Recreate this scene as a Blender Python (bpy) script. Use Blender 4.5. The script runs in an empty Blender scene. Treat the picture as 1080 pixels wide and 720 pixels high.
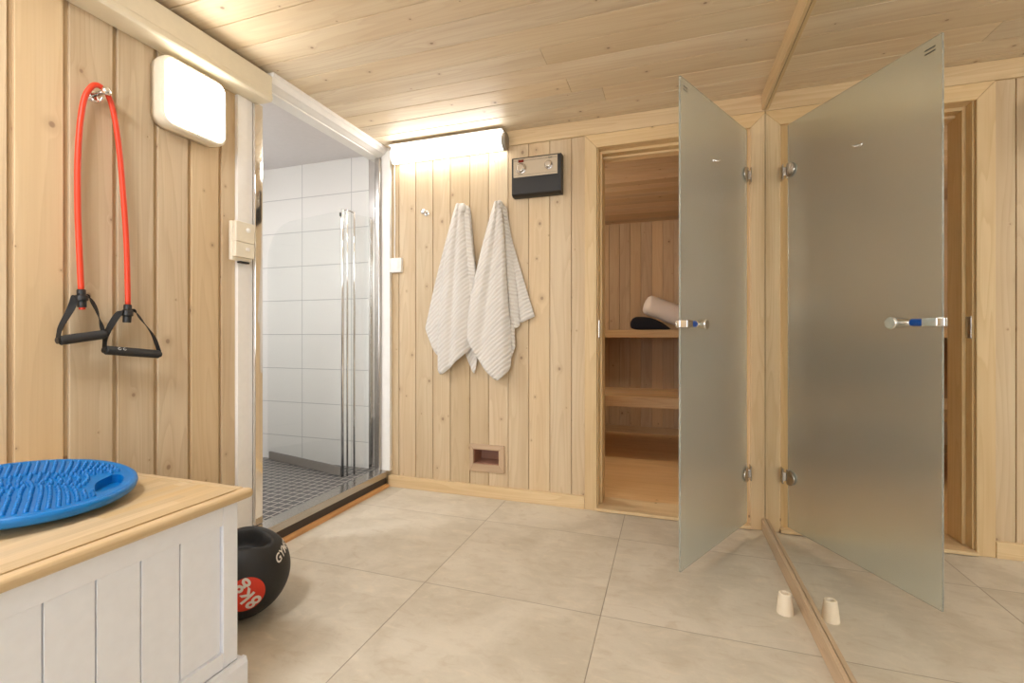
import bpy, bmesh, math, random
from mathutils import Vector, Matrix
random.seed(7)
PI = math.pi
SC = bpy.context.scene
COL = SC.collection

# ------------------------------------------------------------------ view
F_PX, HY, H_CAM = 494.0, 353.0, 0.95
YAW = math.atan(165 / 494)

def at(px, py, ax, val):
    """point of the plane (x, y or z) = val seen at a pixel of the 1080x720 photograph"""
    u, v = (px - 540) / F_PX, (HY - py) / F_PX
    d = Vector((-math.sin(YAW) + u * math.cos(YAW), math.cos(YAW) + u * math.sin(YAW), v))
    o = Vector((0, 0, H_CAM))
    return o + d * ((val - o[ax]) / d[ax])

cam = bpy.data.cameras.new('camera')
cam.sensor_width = 36
cam.lens = F_PX / 1080 * 36
cam.shift_y = -7 / 1080
cam.clip_start = 0.02
co = bpy.data.objects.new('camera', cam)
co.location = (0, 0, H_CAM)
co.rotation_euler = (PI / 2, 0, YAW)
COL.objects.link(co)
SC.camera = co

# ------------------------------------------------------------------ object helpers
def tag(o, label=None, cat=None, group=None, kind=None):
    if label: o['label'] = label
    if cat: o['category'] = cat
    if group: o['group'] = group
    if kind: o['kind'] = kind
    return o

def empty(name, loc=(0, 0, 0), rz=0, label=None, cat=None, group=None, kind=None):
    o = bpy.data.objects.new(name, None)
    o.empty_display_size = 0.05
    o.location = loc
    o.rotation_euler = (0, 0, rz)
    COL.objects.link(o)
    return tag(o, label, cat, group, kind)

def new_bm():
    bm = bmesh.new()
    bm.loops.layers.uv.new('UVMap')
    bm.loops.layers.uv.new('Rnd')
    return bm

def build(name, bm, mat, parent=None, bevel=0, seg=2, smooth=False, loc=None, recalc=True):
    if recalc:
        bmesh.ops.recalc_face_normals(bm, faces=bm.faces[:])
    me = bpy.data.meshes.new(name)
    if loc is not None:
        bmesh.ops.translate(bm, verts=bm.verts[:], vec=-Vector(loc))
    bm.to_mesh(me)
    bm.free()
    me.materials.append(mat)
    if smooth:
        for p in me.polygons: p.use_smooth = True
    o = bpy.data.objects.new(name, me)
    if loc is not None: o.location = loc
    COL.objects.link(o)
    if parent is not None: o.parent = parent
    if bevel:
        b = o.modifiers.new('bevel', 'BEVEL')
        b.width = bevel; b.segments = seg; b.limit_method = 'ANGLE'; b.angle_limit = math.radians(40)
        b.harden_normals = False
        for p in me.polygons: p.use_smooth = True
        if not smooth:
            w = o.modifiers.new('wn', 'WEIGHTED_NORMAL'); w.keep_sharp = True
    return o

def uvwrite(bm, faces, axis, rnd=None):
    """axis 0,1,2: direction of the grain"""
    if rnd is None: rnd = (random.random(), random.random())
    a = axis; b, c = [i for i in (0, 1, 2) if i != a]
    uv = bm.loops.layers.uv['UVMap']; rl = bm.loops.layers.uv['Rnd']
    for f in faces:
        for l in f.loops:
            p = l.vert.co
            l[uv].uv = (p[a] + rnd[0] * 61.3, p[b] + p[c] + rnd[1] * 43.7)
            l[rl].uv = rnd

def box(bm, lo, hi, axis=2, rnd=None):
    v = [bm.verts.new((x, y, z)) for x in (lo[0], hi[0]) for y in (lo[1], hi[1]) for z in (lo[2], hi[2])]
    fs = [bm.faces.new([v[i] for i in q]) for q in
          ((0, 1, 3, 2), (4, 6, 7, 5), (0, 4, 5, 1), (2, 3, 7, 6), (0, 2, 6, 4), (1, 5, 7, 3))]
    uvwrite(bm, fs, axis, rnd)
    return v

def prism(bm, pts, axis, d0, d1, grain=0, rnd=None):
    """polygon pts (2D, in the plane normal to axis) extruded d0..d1"""
    def P(p, d):
        if axis == 0: return (d, p[0], p[1])
        if axis == 1: return (p[0], d, p[1])
        return (p[0], p[1], d)
    a = [bm.verts.new(P(p, d0)) for p in pts]
    b = [bm.verts.new(P(p, d1)) for p in pts]
    n = len(pts)
    fs = [bm.faces.new(a), bm.faces.new(b[::-1])]
    for i in range(n):
        fs.append(bm.faces.new((a[i], b[i], b[(i + 1) % n], a[(i + 1) % n])))
    uvwrite(bm, fs, grain, rnd)

def lathe(bm, prof, n=32, origin=(0, 0, 0), axis=(0, 0, 1)):
    """profile of (r, h) revolved about axis through origin"""
    q = Vector((0, 0, 1)).rotation_difference(Vector(axis).normalized())
    o = Vector(origin)
    rings = []
    for r, h in prof:
        if r < 1e-6:
            rings.append([bm.verts.new(o + q @ Vector((0, 0, h)))])
        else:
            rings.append([bm.verts.new(o + q @ Vector((r * math.cos(2 * PI * k / n), r * math.sin(2 * PI * k / n), h))) for k in range(n)])
    fs = []
    for A, B in zip(rings, rings[1:]):
        for k in range(n):
            k2 = (k + 1) % n
            if len(A) == 1 and len(B) == 1: continue
            if len(A) == 1: fs.append(bm.faces.new((A[0], B[k], B[k2])))
            elif len(B) == 1: fs.append(bm.faces.new((A[k], B[0], A[k2])))
            else: fs.append(bm.faces.new((A[k], B[k], B[k2], A[k2])))
    for R, rev in ((rings[0], True), (rings[-1], False)):
        if len(R) > 1:
            fs.append(bm.faces.new(R[::-1] if rev else R))
    return fs

def catmull(pts, n=8):
    pts = [Vector(p) for p in pts]
    out = []
    for i in range(len(pts) - 1):
        p0 = pts[max(i - 1, 0)]; p1 = pts[i]; p2 = pts[i + 1]; p3 = pts[min(i + 2, len(pts) - 1)]
        for k in range(n):
            t = k / n
            out.append(0.5 * ((2 * p1) + (-p0 + p2) * t + (2 * p0 - 5 * p1 + 4 * p2 - p3) * t * t + (-p0 + 3 * p1 - 3 * p2 + p3) * t ** 3))
    out.append(pts[-1])
    return out

def tube(bm, pts, r, n=14, closed_ends=True):
    pts = [Vector(p) for p in pts]
    up = Vector((0.13, 0.2, 1)).normalized()
    rings = []
    prev = None
    for i, p in enumerate(pts):
        t = (pts[min(i + 1, len(pts) - 1)] - pts[max(i - 1, 0)]).normalized()
        if prev is None:
            a = t.orthogonal().normalized()
        else:
            a = (prev - t * prev.dot(t)).normalized()
        prev = a
        b = t.cross(a)
        rr = r(i / (len(pts) - 1)) if callable(r) else r
        rings.append([bm.verts.new(p + a * rr * math.cos(2 * PI * k / n) + b * rr * math.sin(2 * PI * k / n)) for k in range(n)])
    for A, B in zip(rings, rings[1:]):
        for k in range(n):
            bm.faces.new((A[k], A[(k + 1) % n], B[(k + 1) % n], B[k]))
    if closed_ends:
        bm.faces.new(rings[0][::-1]); bm.faces.new(rings[-1])

def ribbon(bm, pts, wid, w, th):
    """flat strap along pts, wid(i) = width direction at each point"""
    pts = [Vector(p) for p in pts]
    rows = []
    for i, p in enumerate(pts):
        t = (pts[min(i + 1, len(pts) - 1)] - pts[max(i - 1, 0)]).normalized()
        a = Vector(wid(i / (len(pts) - 1)))
        a = (a - t * a.dot(t)).normalized()
        b = t.cross(a)
        rows.append([bm.verts.new(p + a * sx * w / 2 + b * sy * th / 2) for sx, sy in ((-1, -1), (1, -1), (1, 1), (-1, 1))])
    for A, B in zip(rows, rows[1:]):
        for k in range(4):
            bm.faces.new((A[k], A[(k + 1) % 4], B[(k + 1) % 4], B[k]))
    bm.faces.new(rows[0][::-1]); bm.faces.new(rows[-1])

def rounded_rect(w, h, r, n=6):
    out = []
    for cx, cy, a0 in ((w / 2 - r, h / 2 - r, 0), (-w / 2 + r, h / 2 - r, 90), (-w / 2 + r, -h / 2 + r, 180), (w / 2 - r, -h / 2 + r, 270)):
        for k in range(n + 1):
            a = math.radians(a0 + 90 * k / n)
            out.append((cx + r * math.cos(a), cy + r * math.sin(a)))
    return out

# ------------------------------------------------------------------ materials
def srgb(r, g, b):
    f = lambda c: (c / 255 / 12.92) if c / 255 <= 0.04045 else ((c / 255 + 0.055) / 1.055) ** 2.4
    return (f(r), f(g), f(b), 1)

class NT:
    def __init__(s, name):
        s.m = bpy.data.materials.new(name); s.m.use_nodes = True
        s.t = s.m.node_tree; s.n = s.t.nodes; s.l = s.t.links
        s.n.clear()
        s.out = s.n.new('ShaderNodeOutputMaterial')
    def node(s, typ, **kw):
        n = s.n.new(typ)
        for k, v in kw.items(): setattr(n, k, v)
        return n
    def link(s, a, b): s.l.new(a, b)
    def math(s, op, a, b=None, c=None, clamp=False):
        n = s.n.new('ShaderNodeMath'); n.operation = op; n.use_clamp = clamp
        for i, x in enumerate((a, b, c)):
            if x is None: continue
            if isinstance(x, (int, float)): n.inputs[i].default_value = x
            else: s.l.new(x, n.inputs[i])
        return n.outputs[0]
    def mix(s, fac, a, b, blend='MIX'):
        n = s.n.new('ShaderNodeMix'); n.data_type = 'RGBA'; n.blend_type = blend
        for i, x in ((0, fac), (6, a), (7, b)):
            if isinstance(x, (int, float, tuple, list)): n.inputs[i].default_value = x
            else: s.l.new(x, n.inputs[i])
        return n.outputs[2]
    def ss(s, x, lo, hi):
        n = s.n.new('ShaderNodeMapRange'); n.interpolation_type = 'SMOOTHSTEP'
        s.l.new(x, n.inputs[0]); n.inputs[1].default_value = lo; n.inputs[2].default_value = hi
        return n.outputs[0]
    def noise(s, vec, scale, detail=3, rough=0.5, dist=0.0):
        n = s.n.new('ShaderNodeTexNoise'); n.inputs['Scale'].default_value = scale
        n.inputs['Detail'].default_value = detail; n.inputs['Roughness'].default_value = rough
        n.inputs['Distortion'].default_value = dist
        s.l.new(vec, n.inputs['Vector']); return n.outputs[0]
    def mapping(s, vec, scale, loc=(0, 0, 0), rot=(0, 0, 0)):
        n = s.n.new('ShaderNodeMapping'); n.inputs['Scale'].default_value = scale
        n.inputs['Location'].default_value = loc; n.inputs['Rotation'].default_value = rot
        s.l.new(vec, n.inputs['Vector']); return n.outputs[0]
    def bsdf(s, color, rough=0.5, **kw):
        b = s.n.new('ShaderNodeBsdfPrincipled')
        for k, v in dict(kw, **{'Base Color': color, 'Roughness': rough}).items():
            if isinstance(v, (int, float, tuple, list)): b.inputs[k].default_value = v
            else: s.l.new(v, b.inputs[k])
        s.l.new(b.outputs[0], s.out.inputs[0])
        return b
    def bump(s, h, dist, strength=1.0):
        n = s.n.new('ShaderNodeBump'); n.inputs['Distance'].default_value = dist
        n.inputs['Strength'].default_value = strength
        s.l.new(h, n.inputs['Height']); return n.outputs[0]

def plain(name, col, rough=0.5, bumpy=0.0, scale=300, **kw):
    t = NT(name)
    b = t.bsdf(col, rough, **kw)
    tc = t.node('ShaderNodeTexCoord').outputs['Object']
    nz = t.noise(tc, scale if bumpy else 40, 2)
    c = t.mix(nz, tuple(x * 0.96 for x in col[:3]) + (1,), tuple(min(1, x * 1.04) for x in col[:3]) + (1,))
    t.link(c, b.inputs['Base Color'])
    if bumpy:
        t.link(t.bump(nz, bumpy), b.inputs['Normal'])
    return t.m

def wood(name, light, mid, dark, knots=0.5, ring=0.35, tint=0.12, rough=0.5, knotcol=(0.16, 0.085, 0.04, 1), ringscale=7, rndmix=0.5):
    t = NT(name)
    uv = t.node('ShaderNodeUVMap', uv_map='UVMap').outputs[0]
    rn = t.node('ShaderNodeUVMap', uv_map='Rnd').outputs[0]
    sep = t.node('ShaderNodeSeparateXYZ'); t.link(rn, sep.inputs[0])
    rx, ry = sep.outputs[0], sep.outputs[1]
    # knots: one cell is about 15 cm
    kv = t.mapping(uv, (4.2, 9.0, 1))
    vo = t.node('ShaderNodeTexVoronoi'); vo.voronoi_dimensions = '2D'; vo.inputs['Scale'].default_value = 1.0
    vo.inputs['Randomness'].default_value = 0.9
    t.link(kv, vo.inputs['Vector'])
    # true distance in metres from the cell's point
    sub = t.node('ShaderNodeVectorMath', operation='SUBTRACT'); t.link(kv, sub.inputs[0]); t.link(vo.outputs['Position'], sub.inputs[1])
    scl = t.node('ShaderNodeVectorMath', operation='MULTIPLY'); t.link(sub.outputs[0], scl.inputs[0]); scl.inputs[1].default_value = (1 / 5.0, 1 / 9.0, 0)
    ln = t.node('ShaderNodeVectorMath', operation='LENGTH'); t.link(scl.outputs[0], ln.inputs[0])
    dist = ln.outputs['Value']
    cs = t.node('ShaderNodeSeparateColor'); t.link(vo.outputs['Color'], cs.inputs[0])
    has = t.math('LESS_THAN', cs.outputs[0], knots)
    size = t.math('MULTIPLY_ADD', t.math('POWER', cs.outputs[1], 2.0), 0.0075, 0.0022)
    kd = t.math('DIVIDE', dist, size)
    km = t.math('MULTIPLY', t.math('SUBTRACT', 1.0, t.ss(kd, 0.6, 1.25)), has)
    halo = t.math('MULTIPLY', t.math('SUBTRACT', 1.0, t.ss(kd, 1.0, 4.0)), has)
    # growth rings, bent round the knots
    warp = t.math('MULTIPLY', t.math('POWER', t.math('MAXIMUM', t.math('SUBTRACT', 1.0, t.math('MULTIPLY', kd, 0.16)), 0.0), 2.0), has)
    n1 = t.noise(t.mapping(uv, (0.55, ringscale, 1)), 1.0, 2, 0.45, 0.15)
    rr = t.math('ADD', t.math('MULTIPLY', n1, 13.0), t.math('MULTIPLY', warp, 0.9))
    rr = t.math('FRACT', rr)
    rings = t.math('POWER', rr, 2.2)
    rings = t.math('MULTIPLY', rings, t.math('SUBTRACT', 1.0, t.ss(rr, 0.9, 1.0)))
    fine = t.noise(t.mapping(uv, (2.5, 170, 1)), 1.0, 4, 0.6)
    soft = t.noise(t.mapping(uv, (1.0, 9, 1)), 1.0, 3, 0.5)
    c = t.mix(t.ss(soft, 0.3, 0.72), light, mid)
    c = t.mix(t.math('MULTIPLY', rings, ring), c, dark)
    c = t.mix(t.math('MULTIPLY', t.ss(fine, 0.42, 0.75), 0.22), c, dark)
    c = t.mix(t.math('MULTIPLY', rx, rndmix), c, mid)
    hs = t.node('ShaderNodeHueSaturation')
    t.link(t.math('MULTIPLY_ADD', ry, tint * 2, 1 - tint), hs.inputs['Value'])
    t.link(t.math('MULTIPLY_ADD', rx, 0.16, 0.92), hs.inputs['Saturation'])
    t.link(c, hs.inputs['Color'])
    c = hs.outputs[0]
    c = t.mix(t.math('MULTIPLY', halo, 0.3), c, dark)
    c = t.mix(t.math('MULTIPLY', km, 0.8), c, knotcol)
    b = t.bsdf((1, 1, 1, 1), rough)
    t.link(c, b.inputs['Base Color'])
    b.inputs['Specular IOR Level'].default_value = 0.35
    t.link(t.bump(fine, 0.0006, 0.6), b.inputs['Normal'])
    return t.m

M = {}
M['pine'] = wood('whitewashed_pine', (0.70, 0.572, 0.39, 1), (0.60, 0.455, 0.285, 1), (0.41, 0.27, 0.15, 1), knots=0.6, tint=0.12, knotcol=(0.30, 0.19, 0.12, 1))
M['ceil'] = wood('ceiling_pine', (0.80, 0.695, 0.51, 1), (0.71, 0.575, 0.39, 1), (0.52, 0.35, 0.22, 1), knots=0.55, tint=0.08, knotcol=(0.26, 0.17, 0.11, 1))
M['trim'] = wood('pale_trim_pine', (0.80, 0.62, 0.37, 1), (0.70, 0.51, 0.28, 1), (0.52, 0.33, 0.14, 1), knots=0.06, tint=0.05, ring=0.45, ringscale=10)
M['sauna'] = wood('sauna_spruce', (0.58, 0.43, 0.27, 1), (0.50, 0.35, 0.21, 1), (0.34, 0.22, 0.12, 1), knots=0.35, tint=0.12)
M['bench'] = wood('sauna_bench_wood', (0.56, 0.40, 0.23, 1), (0.47, 0.32, 0.17, 1), (0.30, 0.17, 0.08, 1), knots=0.1, tint=0.08, ring=0.6, ringscale=12)
M['sfloor'] = wood('sauna_floorboard', (0.80, 0.54, 0.26, 1), (0.72, 0.46, 0.20, 1), (0.54, 0.32, 0.12, 1), knots=0.05, tint=0.04, ring=0.4, rough=0.4)
M['oak'] = wood('oiled_lid_wood', (0.66, 0.51, 0.31, 1), (0.58, 0.42, 0.23, 1), (0.42, 0.28, 0.13, 1), knots=0.0, tint=0.10, ring=0.35, ringscale=22, rough=0.38)
M['vent'] = wood('vent_frame_wood', (0.60, 0.43, 0.28, 1), (0.52, 0.36, 0.22, 1), (0.35, 0.21, 0.11, 1), knots=0.0, tint=0.05)
M['redwood'] = wood('vent_hatch_wood', (0.42, 0.22, 0.15, 1), (0.36, 0.18, 0.12, 1), (0.25, 0.12, 0.08, 1), knots=0.0, tint=0.05)
M['orange'] = wood('varnished_strip_wood', (0.72, 0.38, 0.12, 1), (0.62, 0.30, 0.09, 1), (0.45, 0.2, 0.06, 1), knots=0.0, tint=0.03)
M['strip'] = wood('mirror_strip_oak', (0.66, 0.49, 0.32, 1), (0.58, 0.42, 0.26, 1), (0.42, 0.28, 0.16, 1), knots=0.03, tint=0.03, ring=0.5, ringscale=14)

M['beam'] = plain('cream_painted_beam', srgb(226, 216, 192), 0.4)
M['white'] = plain('white_paint', srgb(242, 240, 236), 0.35)
M['bench_white'] = plain('white_lacquer', srgb(236, 239, 245), 0.38)
M['plastic'] = plain('cream_plastic', srgb(238, 230, 210), 0.35)
M['grout'] = plain('dark_joint', (0.02, 0.015, 0.01, 1), 0.8)
M['chrome'] = plain('chrome', (0.82, 0.82, 0.82, 1), 0.12, Metallic=1.0)
M['steel'] = plain('brushed_steel', (0.50, 0.47, 0.44, 1), 0.20, Metallic=1.0)
M['polish'] = plain('polished_profile', (0.80, 0.78, 0.75, 1), 0.07, Metallic=1.0)
M['black'] = plain('black_plastic', (0.014, 0.013, 0.013, 1), 0.42)
M['foam'] = plain('black_foam', (0.03, 0.029, 0.028, 1), 0.75, bumpy=0.0006, scale=600)
M['nylon'] = plain('black_nylon', (0.008, 0.0075, 0.0075, 1), 0.75)
M['tube'] = plain('orange_red_rubber', srgb(224, 66, 34), 0.42)
M['rubber'] = plain('black_rubber', (0.013, 0.0125, 0.0125, 1), 0.55, bumpy=0.0008, scale=260)
M['badge'] = plain('red_print', srgb(214, 52, 24), 0.5)
M['print'] = plain('white_print', (0.72, 0.69, 0.64, 1), 0.55)
M['bluereflect'] = plain('painted_blue_reflection', srgb(30, 92, 190), 0.3)
M['champagne'] = plain('champagne_faceplate', srgb(196, 182, 160), 0.32, Metallic=0.35)
M['redlamp'] = plain('red_indicator', srgb(110, 20, 14), 0.25)
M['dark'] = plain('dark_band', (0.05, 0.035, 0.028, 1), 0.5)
M['cap'] = plain('grey_plastic', srgb(150, 140, 124), 0.45)
M['stop'] = plain('cream_rubber', srgb(240, 228, 206), 0.5)
M['navy'] = plain('navy_terry', (0.006, 0.007, 0.014, 1), 0.95, bumpy=0.003, scale=350)
M['terry'] = plain('white_terry', (0.82, 0.76, 0.72, 1), 0.95, bumpy=0.003, scale=350)
M['seal'] = plain('grey_seal', (0.20, 0.18, 0.16, 1), 0.5)
M['mark'] = plain('grey_mark', (0.10, 0.10, 0.09, 1), 0.5)
M['showerwhite'] = plain('shower_ceiling_paint', srgb(222, 218, 218), 0.5)

def emis(name, col, s):
    t = NT(name)
    e = t.node('ShaderNodeEmission'); e.inputs[0].default_value = col; e.inputs[1].default_value = s
    t.link(e.outputs[0], t.out.inputs[0]); return t.m
M['lampwarm'] = emis('wall_lamp_glow', (1.0, 0.95, 0.87, 1), 7.5)
M['lampcool'] = emis('tube_lamp_glow', (1.0, 0.97, 0.93, 1), 5.8)
M['fillceil'] = emis('ceiling_fill_glow', (0.97, 0.98, 1.0, 1), 22)
M['fillshower'] = emis('shower_fill_glow', (0.97, 0.98, 1.0, 1), 60)
M['fillwindow'] = emis('window_fill_glow', (0.90, 0.95, 1.0, 1), 2.8)
M['fillsauna'] = emis('sauna_fill_glow', (1.0, 0.90, 0.74, 1), 55)

def floor_mat():
    t = NT('beige_stone_tile')
    tc = t.node('ShaderNodeTexCoord').outputs['Object']
    sp = t.node('ShaderNodeSeparateXYZ'); t.link(tc, sp.inputs[0])
    X = t.math('DIVIDE', t.math('SUBTRACT', sp.outputs[0], -0.887 - 6.69), 0.669)
    Y = t.math('DIVIDE', t.math('SUBTRACT', sp.outputs[1], 1.600 - 6.30), 0.630)
    fx = t.math('ABSOLUTE', t.math('SUBTRACT', t.math('FRACT', t.math('ADD', X, 0.5)), 0.5))
    fy = t.math('ABSOLUTE', t.math('SUBTRACT', t.math('FRACT', t.math('ADD', Y, 0.5)), 0.5))
    fx = t.math('ADD', fx, t.math('LESS_THAN', sp.outputs[0], -1.2))
    d = t.math('MINIMUM', fx, fy)
    g = t.math('SUBTRACT', 1.0, t.ss(d, 0.0012, 0.0035))
    ix = t.math('FLOOR', X); iy = t.math('FLOOR', Y)
    wn = t.node('ShaderNodeTexWhiteNoise'); wn.noise_dimensions = '2D'
    cb = t.node('ShaderNodeCombineXYZ'); t.link(ix, cb.inputs[0]); t.link(iy, cb.inputs[1]); t.link(cb.outputs[0], wn.inputs['Vector'])
    off = t.node('ShaderNodeVectorMath', operation='MULTIPLY_ADD')
    t.link(wn.outputs['Color'], off.inputs[0]); off.inputs[1].default_value = (20, 20, 0); t.link(tc, off.inputs[2])
    n1 = t.noise(off.outputs[0], 3.2, 6, 0.6, 0.7)
    n2 = t.noise(t.mapping(off.outputs[0], (1, 2.2, 1)), 11, 6, 0.65, 0.9)
    n3 = t.noise(off.outputs[0], 120, 2, 0.5)
    c = t.mix(t.ss(n1, 0.33, 0.68), srgb(203, 194, 176), srgb(220, 212, 196))
    c = t.mix(t.math('MULTIPLY', t.ss(n2, 0.50, 0.74), 0.5), c, srgb(231, 219, 199))
    c = t.mix(t.math('MULTIPLY', t.ss(n2, 0.50, 0.28), 0.35), c, srgb(186, 167, 140))
    c = t.mix(t.math('MULTIPLY', n3, 0.10), c, srgb(150, 134, 110))
    c = t.mix(t.math('MULTIPLY', g, 0.62), c, srgb(120, 103, 82))
    b = t.bsdf((1, 1, 1, 1), 0.5)
    t.link(c, b.inputs['Base Color'])
    t.link(t.math('MULTIPLY_ADD', n2, 0.2, 0.38), b.inputs['Roughness'])
    b.inputs['Specular IOR Level'].default_value = 0.4
    t.link(t.bump(t.math('SUBTRACT', n2, t.math('MULTIPLY', g, 2.0)), 0.0008, 0.7), b.inputs['Normal'])
    return t.m
M['floor'] = floor_mat()

def grid_mat(name, ax, o, pitch, w, tilec, groutc, rough, var=0.0, bump=0.001, gloss=0.5):
    t = NT(name)
    tc = t.node('ShaderNodeTexCoord').outputs['Object']
    sp = t.node('ShaderNodeSeparateXYZ'); t.link(tc, sp.inputs[0])
    ds = []; ids = []
    for k in (0, 1):
        X = t.math('DIVIDE', t.math('SUBTRACT', sp.outputs[ax[k]], o[k] - pitch[k] * 100), pitch[k])
        f = t.math('ABSOLUTE', t.math('SUBTRACT', t.math('FRACT', t.math('ADD', X, 0.5)), 0.5))
        ds.append(t.math('MULTIPLY', f, pitch[k])); ids.append(t.math('FLOOR', X))
    d = t.math('MINIMUM', ds[0], ds[1])
    g = t.math('SUBTRACT', 1.0, t.ss(d, w * 0.5, w * 0.5 + 0.0012))
    wn = t.node('ShaderNodeTexWhiteNoise'); wn.noise_dimensions = '2D'
    cb = t.node('ShaderNodeCombineXYZ'); t.link(ids[0], cb.inputs[0]); t.link(ids[1], cb.inputs[1]); t.link(cb.outputs[0], wn.inputs['Vector'])
    hs = t.node('ShaderNodeHueSaturation'); hs.inputs['Color'].default_value = tilec
    t.link(t.math('MULTIPLY_ADD', wn.outputs['Value'], var * 2, 1 - var), hs.inputs['Value'])
    c = t.mix(g, hs.outputs[0], groutc)
    b = t.bsdf((1, 1, 1, 1), rough)
    t.link(c, b.inputs['Base Color'])
    t.link(t.math('MULTIPLY_ADD', g, 0.5, rough), b.inputs['Roughness'])
    b.inputs['Specular IOR Level'].default_value = gloss
    wav = t.noise(tc, 5, 2)
    t.link(t.bump(t.math('SUBTRACT', t.math('MULTIPLY', wav, 0.6), g), bump, 0.8), b.inputs['Normal'])
    return t.m
M['tile_y'] = grid_mat('white_wall_tile_back', (0, 2), (-2.368, 0.953), (0.40, 0.2325), 0.003, srgb(225, 223, 219), srgb(168, 166, 166), 0.14)
M['tile_x'] = grid_mat('white_wall_tile_side', (1, 2), (2.57, 0.953), (0.40, 0.2325), 0.003, srgb(225, 223, 219), srgb(168, 166, 166), 0.14)
M['mosaic'] = grid_mat('dark_mosaic', (0, 1), (0, 0), (0.05, 0.05), 0.006, srgb(62, 61, 61), srgb(180, 175, 168), 0.35, var=0.18)

def mirror_mat():
    t = NT('mirror_silver')
    g = t.node('ShaderNodeBsdfGlossy'); g.inputs['Color'].default_value = (0.90, 0.905, 0.885, 1); g.inputs['Roughness'].default_value = 0.0
    t.link(g.outputs[0], t.out.inputs[0]); return t.m
M['mirror'] = mirror_mat()

def frosted():
    t = NT('frosted_glass')
    tc = t.node('ShaderNodeTexCoord').outputs['Object']
    b = t.bsdf((0.92, 0.985, 0.94, 1), 0.42, **{'Transmission Weight': 1.0, 'IOR': 1.5})
    b.inputs['Roughness'].default_value = 0.27
    # a share of milky scattering
    d = t.node('ShaderNodeBsdfTranslucent'); d.inputs[0].default_value = (0.86, 0.90, 0.86, 1)
    d2 = t.node('ShaderNodeBsdfDiffuse'); d2.inputs[0].default_value = (0.84, 0.88, 0.85, 1)
    m1 = t.node('ShaderNodeMixShader'); m1.inputs[0].default_value = 0.5
    t.link(d.outputs[0], m1.inputs[1]); t.link(d2.outputs[0], m1.inputs[2])
    m2 = t.node('ShaderNodeMixShader'); m2.inputs[0].default_value = 0.21
    t.link(b.outputs[0], m2.inputs[1]); t.link(m1.outputs[0], m2.inputs[2])
    t.link(m2.outputs[0], t.out.inputs[0])
    return t.m
M['frost'] = frosted()

def clear_glass():
    t = NT('clear_glass')
    g = t.node('ShaderNodeBsdfTransparent'); g.inputs[0].default_value = (0.985, 0.99, 0.988, 1)
    s = t.node('ShaderNodeBsdfGlossy'); s.inputs['Roughness'].default_value = 0.02
    lwt = t.node('ShaderNodeLayerWeight'); lwt.inputs[0].default_value = 0.5
    fz = t.math('MULTIPLY_ADD', t.math('POWER', lwt.outputs['Facing'], 5.0), 0.9, 0.04)
    m = t.node('ShaderNodeMixShader')
    t.link(fz, m.inputs[0]); t.link(g.outputs[0], m.inputs[1]); t.link(s.outputs[0], m.inputs[2])
    t.link(m.outputs[0], t.out.inputs[0]); return t.m
M['glass'] = clear_glass()

def towel_mat():
    t = NT('ribbed_terry')
    tc = t.node('ShaderNodeTexCoord').outputs['Object']
    uv = t.node('ShaderNodeUVMap', uv_map='UVMap').outputs[0]
    sp = t.node('ShaderNodeSeparateXYZ'); t.link(uv, sp.inputs[0])
    wob = t.noise(uv, 12, 3)
    w = t.math('SINE', t.math('ADD', t.math('MULTIPLY', sp.outputs[0], 2 * PI / 0.0205), t.math('MULTIPLY', wob, 5.0)))
    n = t.noise(tc, 420, 2)
    h = t.math('ADD', t.math('MULTIPLY', w, 0.5), t.math('MULTIPLY', n, 0.7))
    c = t.mix(t.ss(w, -1, 0.7), srgb(216, 210, 202), srgb(226, 222, 215))
    b = t.bsdf((1, 1, 1, 1), 0.95)
    t.link(c, b.inputs['Base Color'])
    b.inputs['Sheen Weight'].default_value = 0.2
    t.link(t.bump(h, 0.0034, 0.75), b.inputs['Normal'])
    return t.m
M['towel'] = towel_mat()

def rubber_blue():
    t = NT('blue_plastic')
    tc = t.node('ShaderNodeTexCoord').outputs['Object']
    n = t.noise(tc, 25, 3)
    c = t.mix(n, srgb(0, 104, 176), srgb(0, 120, 196))
    b = t.bsdf((1, 1, 1, 1), 0.36); t.link(c, b.inputs['Base Color'])
    return t.m
M['blue'] = rubber_blue()

# ------------------------------------------------------------------ the room shell
XL, YB, ZC, XM = -1.77, 2.56, 2.12, 0.445      # left boards, back boards, ceiling, mirror face
REAR = -1.9

def S(name, bm, mat, label, cat, **kw):
    return tag(build(name, bm, mat, **kw), label, cat, kind='structure')

# floor of the room
bm = new_bm(); box(bm, (-1.86, REAR - .1, -0.06), (0.60, 2.58, 0.0), 0)
S('floor', bm, M['floor'], 'beige stone tile floor of the room', 'floor')

# ceiling boards
bm = new_bm()
cj = [2.60, 2.50, 2.372, 2.24, 2.11, 1.98, 1.852, 1.722, 1.592, 1.465]
while cj[-1] > REAR: cj.append(cj[-1] - 0.129)
for a, b in zip(cj, cj[1:]):
    xs = [-1.86, 0.60]
    if random.random() < 0.35: xs = [-1.86, random.uniform(-.6, .1), 0.60]
    for x0, x1 in zip(xs, xs[1:]):
        box(bm, (x0, b + 0.0015, ZC), (x1, a - 0.0015, ZC + 0.018), 0)
box(bm, (-1.86, REAR - .1, ZC + 0.014), (0.60, 2.60, ZC + 0.05), 0)
S('ceiling', bm, M['ceil'], 'pine board ceiling over the room', 'ceiling', bevel=0.003)

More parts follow.
